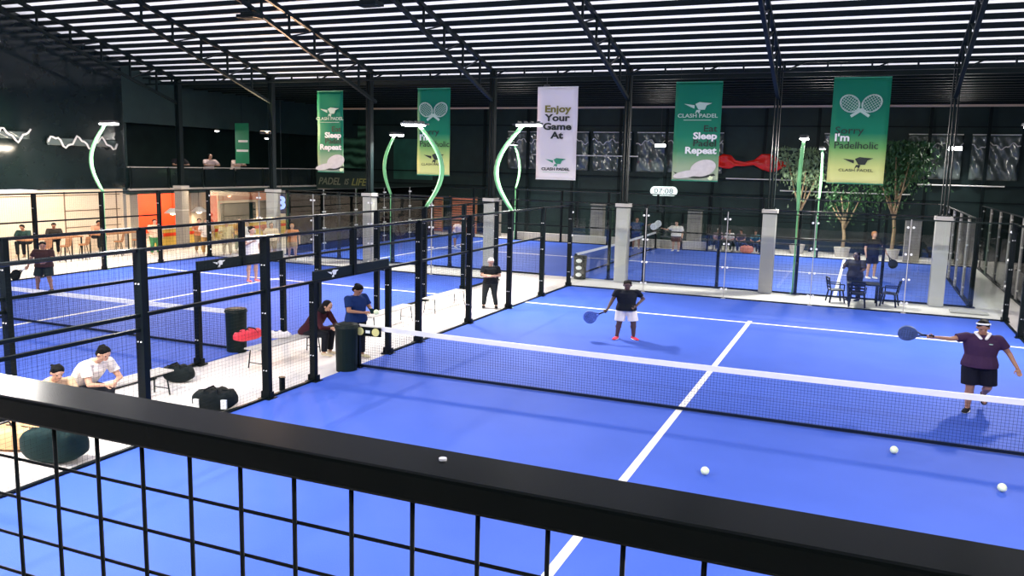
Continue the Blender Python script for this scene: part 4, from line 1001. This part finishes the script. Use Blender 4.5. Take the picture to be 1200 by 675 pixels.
# near player: purple polo, white collar, visor, arm out
pp = cloth('dark_purple_polo', (.050, .022, .060))
c = dict(skin=M['skin'], top=pp, bottom=cloth('black_shorts_cloth', (.006, .007, .016)), shoes=cloth('black_shoe', (.012, .012, .014)), hair=M['hair'])
pose = dict(chest=(0, 0, .74), shR=(-.115, -.01, .80), shL=(.115, 0, .795), elR=(-.235, -.05, .770), wrR=(-.355, -.10, .785), hdR=(-1, -.15, .05), elL=(.205, .02, .655), wrL=(.262, -.06, .525), hdL=(.25, -.2, -.9),
            hiR=(-.06, 0, .50), hiL=(.06, 0, .50), knR=(-.055, -.03, .27), anR=(-.055, .0, .040), toR=(-.35, -1, 0), knL=(.075, -.01, .275), anL=(.080, .16, .155), toL=(.05, -.6, -.8), head=(-.005, -.02, .918), look=(-.05, -1, -.45), curlR=(.8, 0, 0), curlL=(.5, 0, 0))
t, J, fin = person('heavy player in dark purple polo and white headband, one arm stretched out', (5.03, 2.52, .018), .02, 1.76, pose, c, 1.28, 2, .62, 'shorts', 'short', 1.32)
bm = bmesh.new()
for s in (-1, 1): cone_p(bm, (s * .052, .0, .848), (s * .020, -.074, .806), .015, .013)
tube(bm, [Vector((.048 * math.cos(a), .004 + .046 * math.sin(a), .846 + .006 * math.sin(a))) for a in [PI * (-.2) + PI * 1.4 * i / 14 for i in range(15)]], .010, 8)
fin(remesh(bm, .005, 1), 'collar', M['white'])
bm = bmesh.new(); hd = J['head']
tube(bm, [hd + Vector((.047 * math.cos(a), -.004 + .055 * math.sin(a), .034 + .006 * -math.sin(a))) for a in [2 * PI * i / 24 for i in range(25)]], .010, 8)
fin(remesh(bm, .005, 1), 'headband', M['white'])
bm = bmesh.new(); ball(bm, (.055, -.088, .755), 1, (.016, .004, .006)); me = bpy.data.meshes.new('m'); bm.to_mesh(me); bm.free(); fin(me, 'chest_mark', M['paleprint'])
p = world(t, J, 'wrR', 1.76, 1.28)
racket(p + Vector((-.10, -.02, .02)), (-1, -.05, .04), (.2, 1, .5), 'dark blue and silver racket at the end of the outstretched arm', mat('navy_silver_racket', (.10, .14, .26), .3, var=.95, scale=6), 1.12)
# man in blue by the bin, reading a phone
navy = cloth('navy_blue_shirt', (.007, .026, .11))
c = dict(skin=M['skin'], top=navy, bottom=cloth('black_trouser_cloth', (.008, .010, .016)), shoes=cloth('cream_shoe', (.75, .68, .42)), hair=M['hair'])
pose = dict(elR=(-.145, -.05, .655), wrR=(-.06, -.17, .640), elL=(.14, -.06, .655), wrL=(.055, -.175, .645), hdR=(.6, -.8, .1), hdL=(-.5, -.8, .1), look=(.1, -1, -.75), head=(0, -.03, .915), hiR=(-.05, 0, .50), hiL=(.05, 0, .5), anR=(-.055, .02, .045), anL=(.065, -.02, .045), curlR=(.7, 0, 0), curlL=(.7, 0, 0))
t, J, _ = person('man in navy blue shirt standing by the bin and looking at his phone', (-7.5, .78, 0), 1.35, 1.70, pose, c, 1.28, 2, .7, 'trousers', 'short', 1.2)
p = world(t, J, 'wrL', 1.70, 1.25, v=(0, -.235, .66))
bm = bmesh.new(); box(bm, (0, 0, 0), (.09, .16, .012), Euler((.6, 0, .9)).to_matrix()); tag(link('phone', bm, M['screen'], loc=p, bevel=.003), 'dark phone held by the man in the navy shirt', 'phone')
bm = bmesh.new(); ball(bm, (0, 0, 0), .06); tag(link('held_ball', bm, M['ballm'], loc=p + Vector((.10, .02, -.02)), smooth=True), 'pale yellow ball in the hand of the man in the navy shirt', 'ball')
# seated hooded man
def seatpose(lean=.12, hgt=.30, spread=.06, knee=.27, foot=-.25):
    return dict(pel=(0, .0, hgt), chest=(0, -.03 - lean * .6, hgt + .2), neck=(0, -.02 - lean, hgt + .305), head=(0, -.05 - lean * 1.25, hgt + .385),
                shR=(-.105, -.02 - lean, hgt + .27), shL=(.105, -.02 - lean, hgt + .27), elR=(-.14, -.10 - lean, hgt + .11), elL=(.14, -.10 - lean, hgt + .11), wrR=(-.05, -.23 - lean * .6, hgt + .09), wrL=(.05, -.23 - lean * .6, hgt + .09),
                hiR=(-.05, -.01, hgt - .01), hiL=(.05, -.01, hgt - .01), knR=(-spread, -knee, hgt + .0), knL=(spread, -knee, hgt + .0), anR=(-spread, -knee + .02 + (foot + .25), .045), anL=(spread, -knee + .02 + (foot + .25), .045), hdR=(.5, -.8, 0), hdL=(-.5, -.8, 0), look=(0, -1, -.5), curlR=(.6, 0, 0), curlL=(.6, 0, 0))
c = dict(skin=M['skinlight'], top=cloth('dark_maroon_hoodie', (.045, .010, .016)), bottom=cloth('black_trouser_cloth', (.008, .010, .016)), shoes=cloth('beige_shoe', (.62, .52, .36)), hair=cloth('black_hood', (.008, .008, .010)))
person('man in dark maroon hoodie sitting hunched on the bench', (-8.72, .66, 0), 1.60, 1.66, seatpose(.17, .30), c, 1.22, 2, 1.2, 'trousers', 'hood', 1.15)
# white-haired man, arms crossed
c = dict(skin=M['skinlight'], top=cloth('black_tee', (.008, .010, .012)), bottom=cloth('dark_grey_trousers', (.022, .026, .026)), shoes=cloth('black_shoe', (.012, .012, .014)), hair=M['hairwhite'])
pose = dict(elR=(-.14, -.05, .665), wrR=(.03, -.115, .665), elL=(.14, -.05, .66), wrL=(-.03, -.12, .645), hdR=(1, .1, 0), hdL=(-1, .1, 0), anR=(-.10, .02, .045), knR=(-.085, 0, .285), anL=(.095, 0, .045), look=(.3, -1, -.4))
person('white-haired man in black shirt standing with folded arms', (-7.62, 8.35, 0), .45, 1.55, pose, c, 1.28, 1, .7, 'trousers', 'white', 1.1)
# pair seated at lower left
c = dict(skin=M['skinlight'], top=cloth('white_tee', (.86, .80, .72)), bottom=cloth('black_trouser_cloth', (.008, .010, .016)), shoes=cloth('white_shoe', (.8, .78, .75)), hair=M['hair'])
person('man in white T-shirt bending forward on the bench above the handrail', (-9.05, -5.15, 0), 1.55, 1.68, seatpose(.20, .32), c, 1.25, 2, .62, 'trousers', 'short', 1.2)
c = dict(skin=M['skinlight'], top=cloth('cream_vest', (.60, .42, .26)), bottom=cloth('beige_shorts', (.55, .36, .20)), shoes=cloth('beige_shoe', (.62, .52, .36)), hair=M['hair'])
ps = seatpose(.16, .25); ps.update(knR=(-.10, -.27, .26), knL=(.06, -.27, .25))
person('smaller dark-haired person bowing their head left of the man in white', (-9.0, -5.75, 0), 1.2, 1.62, ps, c, 1.25, 1, .62, 'shorts', 'short', 1.0)
# left court players
c = dict(skin=M['skin'], top=cloth('dark_brown_shirt', (.05, .022, .022)), bottom=cloth('dark_green_shorts', (.02, .03, .03)), shoes=cloth('black_shoe', (.012, .012, .014)), hair=M['hair'])
pose = dict(elR=(-.17, -.02, .66), wrR=(-.20, -.06, .52), elL=(.15, -.06, .66), wrL=(.10, -.16, .62), knR=(-.09, -.02, .285), anR=(-.11, .0, .045), knL=(.07, -.02, .285), anL=(.09, 0, .045), look=(.4, -1, -.2))
t, J, _ = person('player in dark brown shirt on the left court, racket held low', (-21.3, 3.75, .018), .5, 1.60, pose, c, 1.35, 1, .7, 'shorts', 'short', 1.25)
p = world(t, J, 'wrR', 1.60, 1.35)
racket(p + Vector((-.08, -.04, -.08)), (-.8, -.3, -.6), (.2, 1, 0), 'dark racket held low by the player on the left court', M['black'], 1.2, M['white'])
c = dict(skin=M['skinlight'], top=cloth('white_tee', (.86, .80, .72)), bottom=cloth('purple_shorts', (.22, .16, .55)), shoes=cloth('pink_red_shoe', (.80, .20, .22)), hair=M['hair'])
person('player in white top and purple shorts at the back of the left court', (-17.3, 8.9, .018), 1.2, 2.0, dict(look=(.2, -1, 0), elR=(-.16, -.1, .68), wrR=(-.10, -.2, .74)), c, 1.1, 1, .6, 'shorts', 'short', 1.1)
# far court players
pale = cloth('pale_pink_shirt', (.85, .66, .62))
c = dict(skin=M['skin'], top=pale, bottom=cloth('blue_shorts', (.05, .12, .45)), shoes=cloth('white_shoe', (.8, .78, .75)), hair=M['hair'])
person('player in pale pink shirt bending on the far court', (-16.9, 24.6, .018), .9, 1.62, dict(chest=(0, -.08, .69), neck=(0, -.13, .78), head=(0, -.18, .85), shR=(-.11, -.11, .74), shL=(.11, -.11, .74), elR=(-.2, -.2, .66), wrR=(-.27, -.3, .6), elL=(.18, -.2, .68), wrL=(.24, -.28, .75), knR=(-.1, -.05, .28), knL=(.1, -.05, .28)), c, 1.5, 0, .9, 'shorts', 'short', 1.2)
c = dict(skin=M['skin'], top=cloth('dark_blue_top', (.02, .05, .13)), bottom=cloth('dark_blue_shorts', (.015, .03, .09)), shoes=cloth('white_shoe', (.8, .78, .75)), hair=M['hair'])
t, J, _ = person('player in dark blue raising a racket at the back of the far court', (-8.6, 29.9, .018), .3, 1.72, dict(elL=(.2, -.08, .74), wrL=(.3, -.16, .80), elR=(-.17, -.06, .67), wrR=(-.2, -.14, .6)), c, 1.3, 0, .7, 'shorts', 'short', 1.2)
p = world(t, J, 'wrL', 1.72, 1.3); racket(p + Vector((.08, 0, .03)), (1, -.1, .1), (.1, 1, .2), 'pale racket of the dark blue player at the back', M['whiteprint'], 1.2)
c = dict(skin=M['skinlight'], top=cloth('white_tee', (.86, .80, .72)), bottom=cloth('brown_shorts', (.12, .06, .05)), shoes=cloth('white_shoe', (.8, .78, .75)), hair=M['hair'])
t, J, _ = person('player in white shirt at the back of the far court with racket raised', (-6.4, 29.9, .018), -.1, 1.62, dict(elR=(-.2, -.08, .7), wrR=(-.3, -.16, .74)), c, 1.4, 0, .8, 'shorts', 'short', 1.25)
p = world(t, J, 'wrR', 1.62, 1.4); racket(p + Vector((-.08, 0, .02)), (-1, -.1, .15), (.1, 1, .2), 'pale racket of the white-shirted player at the back', M['whiteprint'], 1.2)
c = dict(skin=M['skindark'], top=cloth('charcoal_shirt', (.03, .03, .045)), bottom=cloth('black_trouser_cloth', (.008, .010, .016)), shoes=cloth('black_shoe', (.012, .012, .014)), hair=M['hair'])
person('spectator in charcoal shirt standing behind the back table', (2.72, 16.25, 0), -.5, 1.70, dict(elR=(-.15, -.08, .66), wrR=(-.08, -.18, .72), elL=(.16, -.05, .66), wrL=(.2, -.15, .66)), c, 1.35, 1, .8, 'trousers', 'long', 1.2)
c = dict(skin=M['skinlight'], top=cloth('black_tee', (.008, .010, .012)), bottom=cloth('black_shorts_cloth', (.006, .007, .016)), shoes=cloth('white_shoe', (.8, .78, .75)), hair=M['hairred'])
t, J, _ = person('player with orange-brown hair on the right part of the far court', (3.3, 23.2, .018), .6, 2.0, dict(elL=(.19, -.05, .66), wrL=(.2, -.12, .55)), c, 1.15, 0, .7, 'shorts', 'short', 1.1)
p = world(t, J, 'wrL', 2.0, 1.15); racket(p + Vector((.06, -.02, -.08)), (.5, -.2, -.8), (.2, 1, 0), 'dark racket of the player with orange-brown hair', M['black'], 1.25)
# people seated behind the far court
spr = [((-4.55, 32.0), 'white_cap', .3, (.30, .22, .26), 'in grey, wearing a white cap', 1.35), ((-3.88, 32.1), 'hair', .0, (.75, .70, .70), 'with a white top, second from the left', 1.35), ((-3.2, 32.0), 'hair', -.2, (.10, .08, .10), 'in dark clothes in the middle of the row', 1.35),
       ((-2.5, 31.9), 'hair', .1, (.02, .10, .12), 'in dark teal, beside the bright bag', 1.35), ((-1.8, 32.1), 'hair', .0, (.68, .66, .74), 'in pale shirt at the right end of the row', 1.35)]
for (x, y_), hk, f, col, lab, h_ in spr:
    c = dict(skin=M['skin'], top=cloth('spectator_cloth_%d' % int(x * -10), col), bottom=cloth('dark_trousers', (.02, .03, .04)), shoes=cloth('white_shoe', (.8, .78, .75)), hair=M['white'] if hk == 'white_cap' else M['hair'])
    person('seated spectator behind far court ' + lab, (x, y_, 0), f, 1.65, seatpose(.08, .30), c, 1.05, 0, .8, 'trousers', 'cap' if hk == 'white_cap' else 'short', 1.15, group='seated spectators behind the far court')
    bm = bmesh.new(); box(bm, (0, 0, .40), (.5, .42, .05))
    for sx in (-1, 1):
        for sy in (-1, 1): bar(bm, (sx * .2, sy * .17, .4), (sx * .22, sy * .2, 0), .03, .03)
    tag(link('stool', bm, M['steel'], loc=(x, y_ + .05, 0)), 'dark stool under the seated spectator ' + lab, 'stool', 'stools behind the far court')
bag((-2.85, 31.3, 0), .2, .7, .4, .42, mat('salmon_bag', (.75, .25, .14), .6, var=.3), 'salmon bag at the feet of the seated spectators', False)
# people at the snack bar
cafe = [((-26.6, 13.4), 1.2, (.80, .58, .40), 'in cream shirt at the left end of the snack bar', 1.62, 'short'), ((-25.8, 15.3), 1.0, (.62, .22, .10), 'in rust-coloured shirt by the snack bar', 1.6, 'short'), ((-24.9, 14.8), .8, (.85, .74, .62), 'in white, facing the snack bar counter', 1.64, 'long'),
        ((-24.6, 16.6), 1.3, (.80, .45, .12), 'in orange top left of the dark screen', 1.6, 'long'), ((-23.9, 15.0), .6, (.82, .62, .30), 'in yellow top below the dark screen', 1.58, 'short'), ((-23.1, 16.9), .9, (.55, .16, .10), 'in dark red beneath the dark screen', 1.62, 'short'),
        ((-22.7, 15.0), .5, (.86, .80, .74), 'in white right of the dark screen', 1.66, 'short'), ((-21.6, 15.3), .4, (.80, .60, .40), 'in beige nearest the pale pillar', 1.6, 'long')]
for (x, y_), f, col, lab, h_, hs in cafe:
    c = dict(skin=M['skinlight'], top=cloth('cafe_cloth_%d' % int(-x * 100 + y_), col), bottom=cloth('cafe_trousers_%d' % int(y_ * 3), (.45 * random.random() + .05, .12 + .2 * random.random(), .08)), shoes=cloth('beige_shoe', (.62, .52, .36)), hair=M['hair'])
    person('person standing ' + lab, (x, y_, 0), f, h_, dict(elR=(-.15, -.08, .66), wrR=(-.08, -.2, .64), look=(random.uniform(-.6, .6), -1, -.1)), c, 1.3, 0, .8, 'trousers', hs, 1.15, group='people at the snack bar')
c = dict(skin=M['skinlight'], top=cloth('orange_tee', (.72, .26, .10)), bottom=cloth('beige_shorts', (.55, .36, .20)), shoes=cloth('beige_shoe', (.62, .52, .36)), hair=M['hairred'])
person('person in orange top standing left of the blue figure sign', (-20.4, 15.2, 0), .6, 1.62, dict(elR=(-.15, -.12, .68), wrR=(-.1, -.16, .8)), c, 1.25, 0, .7, 'shorts', 'short', 1.0)
for k, ((x, y_), col, lab) in enumerate((((-29.1, 9.0), (.02, .05, .045), 'in dark green seated at the long bar table'), ((-29.1, 10.3), (.03, .025, .02), 'in black seated at the long bar table'), ((-29.1, 12.4), (.62, .30, .18), 'in salmon seated between the bar tables'))):
    c = dict(skin=M['skin'], top=cloth('bar_cloth_%d' % k, col), bottom=cloth('black_trouser_cloth', (.008, .010, .016)), shoes=cloth('beige_shoe', (.62, .52, .36)), hair=M['hair'])
    person('customer ' + lab, (x + .0, y_, .18), .5 + .4 * k, 1.6, seatpose(.08, .38), c, 1.3, 0, .8, 'trousers', 'short', 1.1, group='customers at the bar tables')
area((-31.0, 21.5, 5.9), (-30.8, 21.5, 3.5), 60, 1.5, (1, .9, .8))  # added area light for the balcony people, standing in for the downlights
# people on the balcony
for x, y_, f, col, lab, hk in ((-30.75, 19.1, 1.2, (.03, .03, .035), 'leftmost person on the balcony, in dark top', 'short'), (-30.7, 21.3, 1.2, (.72, .56, .54), 'person with bushy hair and pale pink top on the balcony', 'long'), (-30.7, 23.4, 1.5, (.80, .62, .54), 'person in light top leaning on the balcony under the small banner', 'short')):
    c = dict(skin=M['skinlight'], top=cloth('balcony_cloth_%d' % int(y_), col), bottom=cloth('black_trouser_cloth', (.008, .010, .016)), shoes=cloth('black_shoe', (.012, .012, .014)), hair=M['hair'])
    person(lab, (x, y_, 2.79), f, 1.86, dict(chest=(0, -.04, .73), neck=(0, -.06, .835), head=(0, -.09, .915), shR=(-.11, -.06, .79), shL=(.11, -.06, .79), elR=(-.16, -.16, .66), wrR=(-.05, -.24, .66), elL=(.16, -.16, .66), wrL=(.05, -.24, .66)), c, 1.4, 0, .8, 'trousers', hk, 1.15)
